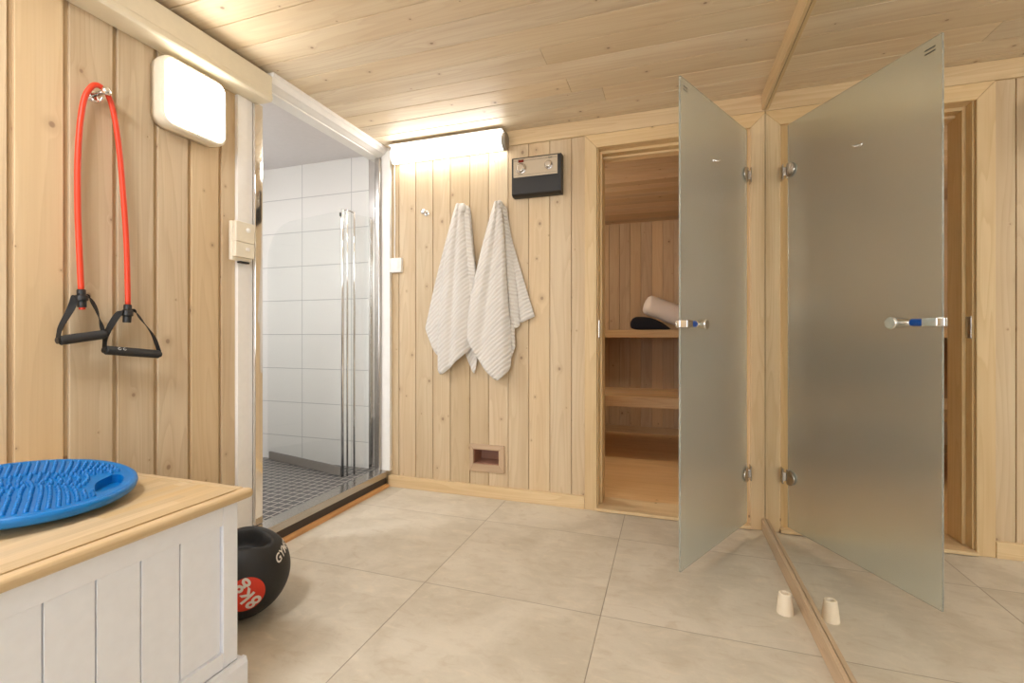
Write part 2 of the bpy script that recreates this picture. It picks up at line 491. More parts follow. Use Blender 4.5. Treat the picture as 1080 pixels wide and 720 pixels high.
# left wall: wide boards with a recessed strip at each joint
bm = new_bm()
lj = [0.817, 0.947, 1.082, 1.214, 1.341, 1.472, 1.60]
while lj[0] > REAR: lj.insert(0, lj[0] - 0.131)
for a, b in zip(lj, lj[1:]):
    r = (random.random(), random.random())
    hi = min(b - 0.015, 1.535)
    box(bm, (XL - 0.02, a + 0.001, 0), (XL, hi, 2.09), 2, r)
box(bm, (XL - 0.06, REAR, 0), (XL - 0.011, 1.60, 2.12), 2)
S('wall_left', bm, M['pine'], 'pine board wall at the left', 'wall', bevel=0.0018)

# rear wall, behind the camera, and right wall behind the mirror
bm = new_bm()
x = -1.86
while x < 0.6:
    box(bm, (x + 0.001, REAR - 0.02, 0), (x + 0.129, REAR, ZC), 2); x += 0.13
box(bm, (-1.86, REAR - 0.08, 0), (0.60, REAR - 0.01, ZC), 2)
S('wall_rear', bm, M['pine'], 'pine board wall behind the viewer', 'wall', bevel=0.0018)
bm = new_bm(); box(bm, (XM + 0.006, REAR, 0), (0.60, 2.56, ZC), 2)
S('wall_right', bm, M['pine'], 'wall carrying the big mirror', 'wall')

# added window in the rear wall, unseen, brightens the room from behind
w1 = empty('fill_window_1', (-0.70, REAR, 1.30), 0, 'wide added fill light window behind the viewer', 'window', kind='structure')
bm = new_bm()
for lo, hi in (((-0.90, 0.0005, -0.62), (0.90, 0.04, -0.55)), ((-0.90, 0.0005, 0.55), (0.90, 0.04, 0.62)), ((-0.90, 0.0005, -0.5495), (-0.83, 0.04, 0.5495)), ((0.83, 0.0005, -0.5495), (0.90, 0.04, 0.5495)), ((-0.02, 0.0005, -0.5495), (0.02, 0.04, 0.5495))):
    box(bm, lo, hi)
build('fill_window_frame', bm, M['white'], w1, bevel=0.003)
bm = new_bm(); box(bm, (-0.829, 0.0005, -0.549), (-0.021, 0.012, 0.549)); box(bm, (0.021, 0.0005, -0.549), (0.829, 0.012, 0.549))
build('fill_window_pane', bm, M['fillwindow'], w1)

# back wall: narrow boards, with a hole for the vent and the sauna doorway
VX0, VX1, VZ0, VZ1 = -1.094, -0.933, 0.190, 0.278
DX0, DX1, DZ = -0.385, 0.400, 1.985
bm = new_bm()
bj = [-1.72, -1.602, -1.484, -1.364, -1.247, -1.118, -1.000, -0.878, -0.754, -0.631, -0.508, DX0]
for a, b in zip(bj, bj[1:]):
    r = (random.random(), random.random())
    a2, b2 = a + 0.0019, b - 0.0019
    if b2 > VX0 and a2 < VX1:
        box(bm, (a2, YB, 0), (b2, YB + 0.016, VZ0), 2, r)
        box(bm, (a2, YB, VZ1), (b2, YB + 0.016, ZC), 2, r)
        if a2 < VX0: box(bm, (a2, YB, VZ0), (VX0, YB + 0.016, VZ1), 2, r)
        if b2 > VX1: box(bm, (VX1, YB, VZ0), (b2, YB + 0.016, VZ1), 2, r)
    else:
        box(bm, (a2, YB, 0), (b2, YB + 0.016, ZC), 2, r)
S('wall_back', bm, M['pine'], 'pine board wall with the towels', 'wall', bevel=0.0022)
bm = new_bm()
y0, y1 = YB + 0.008, 2.70
box(bm, (-1.73, y0, 0), (VX0, y1, ZC), 2); box(bm, (VX1, y0, 0), (DX0, y1, ZC), 2)
box(bm, (VX0, y0, 0), (VX1, y1, VZ0), 2); box(bm, (VX0, y0, VZ1), (VX1, y1, ZC), 2)
box(bm, (DX0, y0, DZ), (DX1, y1, ZC), 0); box(bm, (DX1, y0, 0), (0.60, y1, ZC), 2)
S('wall_partition', bm, M['sauna'], 'partition between the room and the sauna', 'wall')

# ------------------------------------------------------------------ trims
# top band over the doorway
bm = new_bm()
box(bm, (-0.885, 2.545, 2.036), (XM - 0.0005, YB, 2.1195), 0)
S('trim_1', bm, M['trim'], 'pale wooden top band above the sauna doorway', 'trim', bevel=0.002)
# door casing with mitred corners
bm = new_bm()
xo0, xi0, xi1, xo1, zi, zo = -0.433, -0.367, 0.381, XM - 0.0005, 1.962, 2.0345
prism(bm, [(xo0, 0), (xi0, 0), (xi0, zi), (xo0, zo)], 1, 2.543, YB, 2)
prism(bm, [(xi1, 0), (xo1, 0), (xo1, zi + (xo1 - xi1)), (xi1, zi)], 1, 2.543, YB, 2)
prism(bm, [(xo0, zo), (xi0, zi), (xi1, zi), (xo1, zi + (xo1 - xi1)), (xo1, zo)], 1, 2.543, YB, 0)
S('trim_2', bm, M['trim'], 'pale wooden casing round the sauna doorway', 'door casing', bevel=0.003)
# jambs and stops
bm = new_bm()
box(bm, (-0.3848, 2.5605, 0.021), (-0.360, 2.72, 1.984), 2)
box(bm, (-0.360, 2.605, 0.021), (-0.346, 2.72, 1.962), 2)
box(bm, (0.374, 2.5605, 0.021), (0.3998, 2.72, 1.984), 2)
box(bm, (0.342, 2.5605, 0.021), (0.3738, 2.6045, 1.9615), 2)
box(bm, (0.360, 2.605, 0.021), (0.374, 2.72, 1.962), 2)
box(bm, (-0.360, 2.5605, 1.962), (0.374, 2.72, 1.984), 0)
box(bm, (-0.346, 2.605, 1.946), (0.360, 2.72, 1.962), 0)
box(bm, (-0.346, 2.655, 1.934), (0.360, 2.72, 1.946), 0)
S('trim_3', bm, M['trim'], 'wooden door lining inside the sauna doorway', 'door lining', bevel=0.0015)
bm = new_bm(); box(bm, (-0.3665, 2.525, 0.004), (0.3805, 2.725, 0.020), 0)
S('trim_4', bm, M['trim'], 'pale wooden threshold board of the sauna doorway', 'threshold', bevel=0.002)
# baseboard
bm = new_bm(); box(bm, (-1.668, 2.540, 0), (xo0 - 0.0005, YB - 0.0002, 0.070), 0)
S('baseboard_back', bm, M['trim'], 'pale wooden baseboard under the back wall', 'baseboard', bevel=0.002)
# mirror trims
bm = new_bm(); box(bm, (0.430, REAR, 0.0), (XM - 0.0004, 2.5425, 0.060), 1)
S('trim_5', bm, M['strip'], 'wooden strip along the foot of the mirror', 'trim', bevel=0.002)
bm = new_bm(); box(bm, (0.430, REAR, 2.040), (XM - 0.0004, 2.5445, 2.1195), 1)
S('trim_6', bm, M['trim'], 'wooden strip along the top of the mirror', 'trim', bevel=0.002)
bm = new_bm(); box(bm, (XM, REAR + .3, 0.004), (XM + 0.0055, 2.5595, 2.118), 1)
tag(build('wall_mirror', bm, M['mirror']), 'large frameless mirror covering the right wall from floor to ceiling', 'mirror')

# cream beam over the left wall
bm = new_bm()
prism(bm, [(XL, 1.985), (-1.678, 1.985), (-1.670, 1.993), (-1.670, 2.012), (-1.674, 2.016), (-1.674, 2.100), (XL, 2.100)], 1, REAR, 1.640, 1)
S('trim_7', bm, M['beam'], 'cream painted boxed beam above the left wall', 'beam', bevel=0.002)
# white vertical board + strip by the shower
bm = new_bm()
box(bm, (XL - 0.01, 1.5365, 0), (-1.755, 1.585, 1.985), 2)
box(bm, (XL - 0.01, 1.5855, 0), (-1.757, 1.612, 1.985), 2)
S('trim_8', bm, M['white'], 'white upright board between the pine wall and the shower', 'trim', bevel=0.0015)
# stainless jamb
bm = new_bm(); box(bm, (-1.80, 1.6135, 0.10), (-1.742, 1.655, 1.985), 2)
S('trim_9', bm, M['polish'], 'polished steel jamb at the near side of the shower', 'shower jamb', bevel=0.003)
# shower header, stepped
bm = new_bm()
prism(bm, [(-1.80, 2.1195), (-1.667, 2.1195), (-1.667, 2.101), (-1.678, 2.097), (-1.688, 2.080), (-1.704, 2.077),
           (-1.714, 2.068), (-1.728, 2.066), (-1.730, 2.060), (-1.80, 2.060)], 1, 1.641, 2.535, 1)
S('trim_10', bm, M['white'], 'white stepped header above the shower opening', 'trim', bevel=0.001)
# right side of the shower opening
bm = new_bm(); box(bm, (-1.7125, 2.535, 0.10), (-1.652, YB - 0.0002, 2.1195), 2)
S('trim_11', bm, M['white'], 'white upright board in the corner beside the shower', 'trim', bevel=0.0015)
bm = new_bm()
box(bm, (-1.800, 2.524, 0.092), (-1.752, 2.5675, 2.059), 2)
S('trim_12', bm, M['polish'], 'polished steel wall profile at the far side of the shower', 'shower jamb', bevel=0.002)
bm = new_bm(); box(bm, (-1.7515, 2.515, 0.092), (-1.713, 2.5675, 2.059), 2)
S('trim_13', bm, M['steel'], 'satin steel post at the far side of the shower', 'shower jamb', bevel=0.008, seg=3)

# shower threshold
bm = new_bm(); box(bm, (-1.76, 1.613, 0.060), (-1.670, 2.534, 0.099), 1)
S('trim_14', bm, M['steel'], 'steel edge profile of the raised shower floor', 'shower threshold', bevel=0.004)
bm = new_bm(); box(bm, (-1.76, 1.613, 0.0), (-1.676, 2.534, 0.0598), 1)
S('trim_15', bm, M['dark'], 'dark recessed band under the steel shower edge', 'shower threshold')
bm = new_bm()
prism(bm, [(-1.6758, 0), (-1.656, 0), (-1.657, 0.012), (-1.662, 0.018), (-1.6758, 0.021)], 1, 1.613, 2.534, 1)
S('trim_16', bm, M['orange'], 'thin varnished wooden strip on the floor along the shower', 'trim', smooth=False)

# ------------------------------------------------------------------ shower room
SY0, SX0, SZ = 0.85, -2.95, 0.088
bm = new_bm(); box(bm, (SX0, SY0, 0.02), (-1.7605, 2.575, SZ), 0)
S('floor_shower', bm, M['mosaic'], 'dark grey mosaic floor of the shower', 'floor')
bm = new_bm(); box(bm, (SX0, 2.575, 0.0), (-1.731, 2.62, ZC), 0)
S('wall_shower_back', bm, M['tile_y'], 'white tiled end wall of the shower', 'wall')
bm = new_bm(); box(bm, (SX0 - 0.05, SY0, 0.0), (SX0, 2.62, ZC), 0)
S('wall_shower_left', bm, M['tile_x'], 'white tiled far left wall of the shower', 'wall')
bm = new_bm(); box(bm, (SX0, SY0 - 0.05, 0.0), (-1.861, SY0, ZC), 0)
S('wall_shower_near', bm, M['tile_y'], 'white tiled near wall of the shower', 'wall')
bm = new_bm(); box(bm, (-1.85, SY0, 0.0), (-1.832, 1.612, ZC), 0)
S('wall_shower_right', bm, M['tile_x'], 'white tiled back of the pine wall inside the shower', 'wall')
bm = new_bm(); box(bm, (SX0, SY0, 2.108), (-1.801, 2.5745, 2.14), 0)
S('ceiling_shower', bm, M['showerwhite'], 'pale painted ceiling of the shower', 'ceiling')

# folding glass screen: long panel with a rounded top, short panel, chrome posts
A0 = Vector((-1.881, 2.376, 0)); A1 = Vector((-2.50, 2.516, 0)); B1 = Vector((-1.845, 2.440, 0)); C1 = Vector((-1.803, 2.540, 0))
scr = empty('shower_screen', (A0.x, A0.y, SZ), 0, 'folding clear glass shower screen with chrome posts and a rounded top corner', 'shower screen')
def rel(p): return Vector((p[0] - A0.x, p[1] - A0.y, p[2] - SZ))
def vpanel(bm, P, Q, outline, th=0.006):
    """outline of (s, z) with s metres from P towards Q"""
    d = (Q - P).normalized(); n = Vector((-d.y, d.x, 0))
    ra = [bm.verts.new(rel(P + d * s + n * th / 2 + Vector((0, 0, z)))) for s, z in outline]
    rb = [bm.verts.new(rel(P + d * s - n * th / 2 + Vector((0, 0, z)))) for s, z in outline]
    bm.faces.new(ra); bm.faces.new(rb[::-1])
    k = len(ra)
    for i in range(k): bm.faces.new((ra[i], rb[i], rb[(i + 1) % k], ra[(i + 1) % k]))
LA = (A1 - A0).length + 0.14
zt, zb = 1.705, 0.115
R_ = 0.26
ol = [(0.012, zb), (LA, zb)] + [(LA - R_ + R_ * math.cos(a), zt - R_ + R_ * math.sin(a)) for a in [PI / 2 * k / 10 for k in range(11)]] + [(0.012, zt)]
bm = new_bm(); vpanel(bm, A0, A1, ol); build('glass_panel', bm, M['glass'], scr)
bm = new_bm(); vpanel(bm, A0, A1, [(0.012, SZ + 0.004), (LA - 0.02, SZ + 0.004), (LA - 0.02, zb + 0.03), (0.012, zb + 0.03)], 0.012)
build('bottom_seal', bm, M['seal'], scr)
bm = new_bm(); vpanel(bm, A0, B1, [(0.012, zb), (0.062, zb), (0.062, zt - 0.004), (0.012, zt - 0.004)]); build('glass_panel', bm, M['glass'], scr)
bm = new_bm(); vpanel(bm, B1, C1, [(0.009, zb), (0.085, zb), (0.085, zt - 0.01), (0.009, zt - 0.01)]); build('glass_panel', bm, M['glass'], scr)
for P, r, n_ in ((A0, 0.0085, 'post'), (A0 + Vector((0.020, 0.020, 0)), 0.0055, 'post'), (B1, 0.006, 'post')):
    bm = new_bm(); lathe(bm, [(0, SZ + .001), (r, SZ + .001), (r, zt + 0.004), (r * .8, zt + 0.010), (0, zt + 0.011)], 20, (P.x - A0.x, P.y - A0.y, -SZ))
    build(n_, bm, M['chrome'], scr, smooth=True)
bm = new_bm(); box(bm, rel((A0.x - 0.014, A0.y - 0.012, zt - 0.035)), rel((A0.x - 0.006, A0.y + 0.004, zt - 0.012)))
build('clip', bm, M['mark'], scr, bevel=0.001)
bm = new_bm(); tube(bm, [rel((A0.x, A0.y, zt)), rel((A0.x + .012, A0.y + .03, zt + .012)), rel((B1.x, B1.y, zt - .002))], 0.0035, 8)
build('top_bracket', bm, M['steel'], scr, smooth=True)

# added lamp to brighten the shower (out of the photo's view, left of the opening)
sl = empty('added_shower_lamp', (-2.35, 1.35, 2.108), 0, 'added round white fill lamp on the shower ceiling', 'ceiling lamp')
bm = new_bm(); lathe(bm, [(0.12, 0), (0.125, -0.03), (0.108, -0.04), (0, -0.04)], 32); build('lamp_housing', bm, M['white'], sl, smooth=True)
bm = new_bm(); lathe(bm, [(0.104, -0.0402), (0.10, -0.055), (0.06, -0.066), (0, -0.07)], 32); build('lamp_diffuser', bm, M['fillshower'], sl, smooth=True)

# ------------------------------------------------------------------ sauna
QX0, QX1, QY, QZ = -1.45, 0.62, 4.65, 2.03
bm = new_bm()
for k in range(9):
    box(bm, (QX0, 2.70 + k * 0.22, -0.03), (QX1, 2.70 + (k + 1) * 0.22 - 0.0006, 0.0105), 0)
S('floor_sauna', bm, M['sfloor'], 'orange brown wooden floor of the sauna', 'floor')
bm = new_bm(); x = QX0
while x < QX1:
    box(bm, (x + 0.0015, QY, 0), (min(x + 0.0985, QX1), QY + 0.015, QZ), 2); x += 0.1
box(bm, (QX0, QY + 0.006, 0), (QX1, QY + 0.04, QZ), 2)
S('wall_sauna_back', bm, M['sauna'], 'brown board wall at the far end of the sauna', 'wall', bevel=0.0025)
for nm, xa, xb, lab in (('wall_sauna_left', QX0 - 0.03, QX0, 'brown board wall at the left inside the sauna'), ('wall_sauna_right', QX1, QX1 + 0.03, 'brown board wall at the right inside the sauna')):
    bm = new_bm(); y = 2.705
    while y < QY:
        box(bm, (xa, y + 0.0015, 0), (xb, min(y + 0.0985, QY), QZ), 2); y += 0.1
    S(nm, bm, M['sauna'], lab, 'wall', bevel=0.0025)
bm = new_bm(); y = 2.7
while y < QY:
    box(bm, (QX0, y + 0.0012, QZ), (QX1, min(y + 0.0988, QY + .04), QZ + 0.02), 0); y += 0.1
box(bm, (QX0, 2.7, QZ + 0.012), (QX1, QY + .04, QZ + 0.05), 0)
S('ceiling_sauna', bm, M['sauna'], 'brown board ceiling of the sauna', 'ceiling', bevel=0.002)
bm = new_bm(); box(bm, (QX0, QY - 0.02, 0.0108), (QX1, QY - 0.0003, 0.075), 0)
S('baseboard_sauna', bm, M['bench'], 'wooden baseboard at the far end of the sauna', 'baseboard', bevel=0.003)

def sauna_bench(name, y0, y1, z1, th, label, nsl):
    t = empty(name, ((QX0 + QX1) / 2, y0, 0), 0, label, 'sauna bench')
    L_ = (QX1 - QX0) / 2 - 0.001
    w = (y1 - y0 - 0.03) / nsl
    for k in range(nsl):
        bm = new_bm(); box(bm, (-L_, 0.030 + k * w, z1 - 0.028), (L_, 0.030 + (k + 1) * w - 0.006, z1), 0)
        build('slat', bm, M['bench'], t, bevel=0.003)
    bm = new_bm(); box(bm, (-L_, 0, z1 - th), (L_, 0.0285, z1 + 0.0005), 0); build('front_rail', bm, M['bench'], t, bevel=0.004)
    for sx in (-1, 1):
        bm = new_bm(); xa = sx * (L_ - 0.02)
        box(bm, (min(xa, sx * L_), 0.03, z1 - 0.078), (max(xa, sx * L_), y1 - y0, z1 - 0.0285), 1); build('wall_bracket', bm, M['bench'], t)
    return t
sauna_bench('lower_bench', 3.55, 4.15, 0.496, 0.078, 'lower wooden slatted bench in the sauna, near knee height', 6)
sauna_bench('upper_bench', 4.10, 4.648, 0.992, 0.066, 'upper wooden sauna bench carrying the rolled towel', 5)
# added lamp to brighten the sauna, in the corner out of view
sl = empty('added_sauna_lamp', (QX0 + 0.0005, 3.2, 1.65), 0, 'small warm added fill lamp in the left corner of the sauna', 'wall lamp')
bm = new_bm(); lathe(bm, [(0.09, 0), (0.09, 0.03), (0, 0.03)], 24, axis=(1, 0, 0)); build('lamp_base', bm, M['bench'], sl)
bm = new_bm(); lathe(bm, [(0.08, 0.0305), (0.075, 0.07), (0.04, 0.10), (0, 0.105)], 24, axis=(1, 0, 0)); build('fill_lamp_shade', bm, M['fillsauna'], sl, smooth=True)

# rolled towel and navy towel on the upper bench
ZB = 0.9925
bm = new_bm()
a = Vector((-0.190, 4.26, 1.222)); b = Vector((0.170, 4.33, 1.078))
ax = (b - a); Lr = ax.length; r0 = 0.088
prof = [(0, -0.012), (r0 * .35, -0.008), (r0 * .72, 0.0), (r0 * .93, 0.016), (r0, 0.040)] + [(r0 * (1 + 0.02 * math.sin(k * 1.7)), 0.04 + (Lr - .08) * k / 8) for k in range(1, 8)] + [(r0, Lr - .04), (r0 * .93, Lr - .014), (r0 * .7, Lr), (r0 * .3, Lr + .006), (0, Lr + .007)]
lathe(bm, prof, 40, a, ax)
tag(build('rolled_towel', bm, M['terry'], smooth=True, loc=(a.x, a.y, ZB)), 'pale rolled towel leaning on the navy towel on the upper sauna bench', 'towel')
# navy folded towel: stacked rounded folds
bm = new_bm()
nx = 28
sect = []
for (w, h, y) in ((0.30, 0.075, 4.16), (0.31, 0.112, 4.19), (0.315, 0.122, 4.25), (0.315, 0.122, 4.34), (0.31, 0.118, 4.42), (0.30, 0.08, 4.46)):
    ring = []
    cx = -0.155 + (y - 4.25) * 0.1
    for k in range(nx):
        an = 2 * PI * k / nx
        ex = abs(math.cos(an)) ** 0.45 * (1 if math.cos(an) >= 0 else -1)
        ez = abs(math.sin(an)) ** 0.55 * (1 if math.sin(an) >= 0 else -1)
        xx = cx + ex * w / 2
        z_ = h / 2 + ez * h / 2
        if xx > cx: z_ *= 1 - 0.82 * ((xx - cx) / (w / 2)) ** 1.5
        ring.append(bm.verts.new((xx, y, ZB + 0.0005 + z_ * (0.93 + 0.07 * math.cos(3 * an)))))
    sect.append(ring)
for A, B in zip(sect, sect[1:]):
    for k in range(nx): bm.faces.new((A[k], A[(k + 1) % nx], B[(k + 1) % nx], B[k]))
bm.faces.new(sect[0]); bm.faces.new(sect[-1][::-1])
o = build('folded_towel', bm, M['navy'], smooth=True, loc=(-0.155, 4.3, ZB))
o.modifiers.new('s', 'SUBSURF').render_levels = 1
tag(o, 'folded navy towel lying on the upper sauna bench under the pale roll', 'towel')

# ------------------------------------------------------------------ the glass door of the sauna
dang = math.atan2(-0.605, -0.314)
door = empty('door_1', (0.355, 2.500, 0), dang, 'open frosted glass sauna door with chrome hinges and knob', 'glass door', kind='structure')
W, Z0, Z1 = 0.683, 0.047, 1.936
bm = new_bm(); box(bm, (0.0, -0.004, Z0), (W, 0.004, Z1)); build('glass_pane', bm, M['frost'], door, bevel=0.001)
for z in (1.720, 0.282):
    # half-round clamp plates on both faces of the glass
    bm = new_bm()
    outl = [(0.002, z - 0.034)] + [(0.012 + 0.037 * math.cos(t_), z + 0.035 * math.sin(t_)) for t_ in [(-90 + 15 * k) * PI / 180 for k in range(13)]] + [(0.002, z + 0.034)]
    prism(bm, outl, 1, 0.0045, 0.013, 0); prism(bm, outl, 1, -0.013, -0.0045, 0)
    hg = build('hinge', bm, M['steel'], door, bevel=0.003)
    # knuckle and jamb leaf (leaf lies on the casing side; the door is turned by dang)
    bm = new_bm(); lathe(bm, [(0, -0.034), (0.006, -0.034), (0.006, 0.034), (0, 0.034)], 16, (-0.006, 0, z))
    build('hinge_pin', bm, M['chrome'], hg, smooth=False, bevel=0.001)
    inv = Matrix.Rotation(-dang, 4, 'Z') @ Matrix.Translation((-0.355, -2.500, 0))
    bm = new_bm(); box(bm, (0.3745, 2.500, z - 0.036), (0.3795, 2.5425, z + 0.036)); box(bm, (0.358, 2.498, z - 0.020), (0.377, 2.506, z + 0.020))
    bmesh.ops.transform(bm, matrix=inv, verts=bm.verts[:])
    build('hinge_leaf', bm, M['steel'], hg, bevel=0.0015)
# handle: clamp block at the free edge, waisted rod along the glass, round knob facing the room
zk = 0.992
bm = new_bm(); box(bm, (0.640, 0.0045, zk - 0.0145), (0.690, 0.034, zk + 0.0145)); box(bm, (0.6835, -0.010, zk - 0.0145), (0.690, 0.0045, zk + 0.0145))
hd = build('door_handle', bm, M['chrome'], door, bevel=0.003)
bm = new_bm(); lathe(bm, [(0.0125, 0), (0.0125, 0.038), (0.011, 0.042)], 28, (0.640, 0.022, zk), (-1, 0, 0)); build('handle_neck', bm, M['bluereflect'], hd, smooth=False, bevel=0.001)  # blue colour on the neck stands in for a reflection in the metal
bm = new_bm(); lathe(bm, [(0.011, 0), (0.013, 0.01), (0.018, 0.030), (0.0195, 0.045), (0.0195, 0.060)], 28, (0.598, 0.022, zk), (-1, 0, 0)); build('handle_rod', bm, M['chrome'], hd, smooth=True)
bm = new_bm(); lathe(bm, [(0.019, 0.0045), (0.019, 0.032), (0.0225, 0.037), (0.0225, 0.043), (0.020, 0.0455), (0, 0.0455)], 36, (0.540, 0, zk), (0, 1, 0)); build('knob', bm, M['chrome'], hd, bevel=0.0015)
bm = new_bm(); lathe(bm, [(0.012, 0.0), (0.012, 0.010), (0.0165, 0.014), (0.0165, 0.020), (0, 0.021)], 36, (0.655, -0.0045, zk), (0, -1, 0)); build('inner_knob', bm, M['chrome'], hd, bevel=0.0015)
# small chrome hook stuck on the glass, two printed bars in the top corner
bm = new_bm(); lathe(bm, [(0.009, 0.0), (0.009, 0.003), (0.005, 0.006), (0, 0.007)], 20, (0.385, 0.0042, 1.690), (0, 1, 0))
tube(bm, catmull([(0.385, 0.009, 1.690), (0.380, 0.020, 1.684), (0.374, 0.026, 1.688), (0.371, 0.026, 1.696)], 5), 0.003, 8)
build('glass_hook', bm, M['chrome'], door, smooth=True)
for dz in (0, -0.013):
    bm = new_bm(); box(bm, (0.628, 0.0041, 1.903 + dz), (0.662, 0.0046, 1.9075 + dz)); build('printed_mark', bm, M['mark'], door)

# strike plate on the left jamb
bm = new_bm(); box(bm, (-0.3602, 2.562, 0.935), (-0.3560, 2.600, 1.030)); 
tag(build('strike_plate', bm, M['steel'], bevel=0.001), 'small steel strike plate on the left side of the sauna doorway', 'strike plate')

# cream rubber door stop
ds = empty('door_stop', (0.378, 1.815, 0), 0, 'small cream rubber door stop on the floor beside the mirror strip', 'door stop')
bm = new_bm(); lathe(bm, [(0.0265, 0), (0.0265, 0.004), (0.0195, 0.066), (0.0175, 0.069), (0.011, 0.069), (0.0095, 0.066), (0.0095, 0.050), (0, 0.050)], 36)
build('stop_body', bm, M['stop'], ds, smooth=False, bevel=0.001)
bm = new_bm(); lathe(bm, [(0.006, 0.0502), (0.006, 0.054), (0, 0.055)], 16); build('screw_head', bm, M['steel'], ds, smooth=True)

# ------------------------------------------------------------------ vent in the back wall
vt = empty('air_vent', ((VX0 + VX1) / 2, YB, VZ0), 0, 'small wooden framed air vent low in the back wall under the towels', 'air vent')
def vr(p): return (p[0] - (VX0 + VX1) / 2, p[1] - YB, p[2] - VZ0)
bm = new_bm()
fx0, fx1, fz0, fz1 = -1.116, -0.899, 0.147, 0.307
ix0, ix1, iz0, iz1 = VX0 + .001, VX1 - .001, VZ0 + .001, VZ1 - .001
def fp(q, g): 
    c0 = ((VX0 + VX1) / 2, VZ0)
    prism(bm, [(x_ - c0[0], z_ - c0[1]) for x_, z_ in q], 1, -0.010, -0.0003, g)
fp([(fx0, fz0), (fx1, fz0), (ix1, iz0), (ix0, iz0)], 0); fp([(fx0, fz1), (ix0, iz1), (ix1, iz1), (fx1, fz1)], 0)
fp([(fx0, fz0), (ix0, iz0), (ix0, iz1), (fx0, fz1)], 2); fp([(fx1, fz0), (fx1, fz1), (ix1, iz1), (ix1, iz0)], 2)
build('vent_frame', bm, M['vent'], vt, bevel=0.0015)
bm = new_bm()
box(bm, vr((ix0, YB, iz0)), vr((ix0 + .004, 2.695, iz1)), 1); box(bm, vr((ix1 - .004, YB, iz0)), vr((ix1, 2.695, iz1)), 1)
box(bm, vr((ix0 + .004, YB, iz0)), vr((ix1 - .004, 2.695, iz0 + .004)), 0); box(bm, vr((ix0 + .004, YB, iz1 - .004)), vr((ix1 - .004, 2.695, iz1)), 0)
build('vent_duct', bm, M['redwood'], vt)
bm = new_bm(); box(bm, vr((ix0 + .005, 2.665, iz0 + .0045)), vr((ix1 - .005, 2.672, iz1 - .0045)), 0); build('vent_hatch', bm, M['redwood'], vt)

# ------------------------------------------------------------------ lamps
# square wall lamp on the left wall
wl = empty('wall_lamp', (XL, 1.314, 1.835), 0, 'glowing rounded square wall lamp on the left pine wall', 'wall lamp')
lw, lh = 0.262, 0.260
def slab(bm, w, h, r, steps, n=8):
    """stack of rounded rectangles: steps = (x, inset)"""
    rings = []
    for x_, ins in steps:
        rings.append([bm.verts.new((x_, a_, b_)) for a_, b_ in rounded_rect(w - 2 * ins, h - 2 * ins, max(r - ins, 0.004), n)])
    for A, B in zip(rings, rings[1:]):
        k = len(A)
        for i in range(k): bm.faces.new((A[i], A[(i + 1) % k], B[(i + 1) % k], B[i]))
    bm.faces.new(rings[0][::-1]); bm.faces.new(rings[-1])
bm = new_bm(); slab(bm, lw, lh, 0.045, [(0.0005, 0.004), (0.030, 0.0), (0.052, 0.0), (0.060, 0.004), (0.063, 0.011), (0.063, 0.015)])
build('lamp_housing', bm, M['plastic'], wl, smooth=True).modifiers.new('w', 'WEIGHTED_NORMAL')
bm = new_bm(); slab(bm, lw, lh, 0.045, [(0.0631, 0.0145), (0.068, 0.0155), (0.0705, 0.022), (0.071, 0.040)])
build('lamp_diffuser', bm, M['lampwarm'], wl, smooth=True)
# fluorescent tube lamp at the top of the back wall
tl = empty('tube_lamp', (-1.245, YB, 2.05), 0, 'glowing white tube lamp along the top of the back wall', 'tube lamp')
x0, x1 = -0.372, 0.365
bm = new_bm(); box(bm, (x0 + .004, -0.022, -0.035), (x1 - .006, -0.0003, 0.045)); box(bm, (x0 + .002, -0.100, 0.050), (x1 - .003, -0.0003, 0.056)); build('lamp_base', bm, M['white'], tl, bevel=0.002)
def hb(bm, xa, xb, ry, rz, y=-0.047, z=0.0, n=32):
    f = [(ry * math.cos(2 * PI * k / n), rz * math.sin(2 * PI * k / n)) for k in range(n)]
    rings = [[bm.verts.new((x_, y + p * s, z + q * s)) for p, q in f] for x_, s in ((xa, .9), (xa + .006, 1), (xb - .006, 1), (xb, .9))]
    for A, B in zip(rings, rings[1:]):
        for i in range(n): bm.faces.new((A[i], A[(i + 1) % n], B[(i + 1) % n], B[i]))
    bm.faces.new(rings[0][::-1]); bm.faces.new(rings[-1])
bm = new_bm(); hb(bm, x0 + .012, x1 - .014, 0.036, 0.046); build('lamp_tube', bm, M['lampcool'], tl, smooth=True)
for xa, xb in ((x0, x0 + 0.0115), (x1 - 0.0135, x1 + .012)):
    bm = new_bm(); hb(bm, xa, xb, 0.040, 0.051); build('end_cap', bm, M['cap'] if xa > 0 else M['white'], tl, bevel=0.001)
# cable and switch
bm = new_bm()
tube(bm, catmull([(-1.617, 2.535, 2.030), (-1.626, 2.548, 2.005), (-1.631, 2.554, 1.95), (-1.629, 2.5555, 1.70), (-1.631, 2.5555, 1.50), (-1.630, 2.5555, 1.430)], 8), 0.0036, 10)
tag(build('lamp_cable', bm, M['white'], smooth=True, loc=(-1.64, 2.555, 1.43)), 'thin white cable running from the tube lamp down to the switch', 'cable')
sw = empty('wall_switch', (-1.6105, YB, 1.383), 0, 'small white switch box at the left edge of the back wall', 'switch')
bm = new_bm(); box(bm, (-0.0400, -0.028, -0.045), (0.0400, -0.0003, 0.045)); build('switch_box', bm, M['white'], sw, bevel=0.004)
bm = new_bm(); box(bm, (-0.022, -0.032, -0.028), (0.022, -0.0282, 0.028)); build('rocker', bm, M['white'], sw, bevel=0.002)

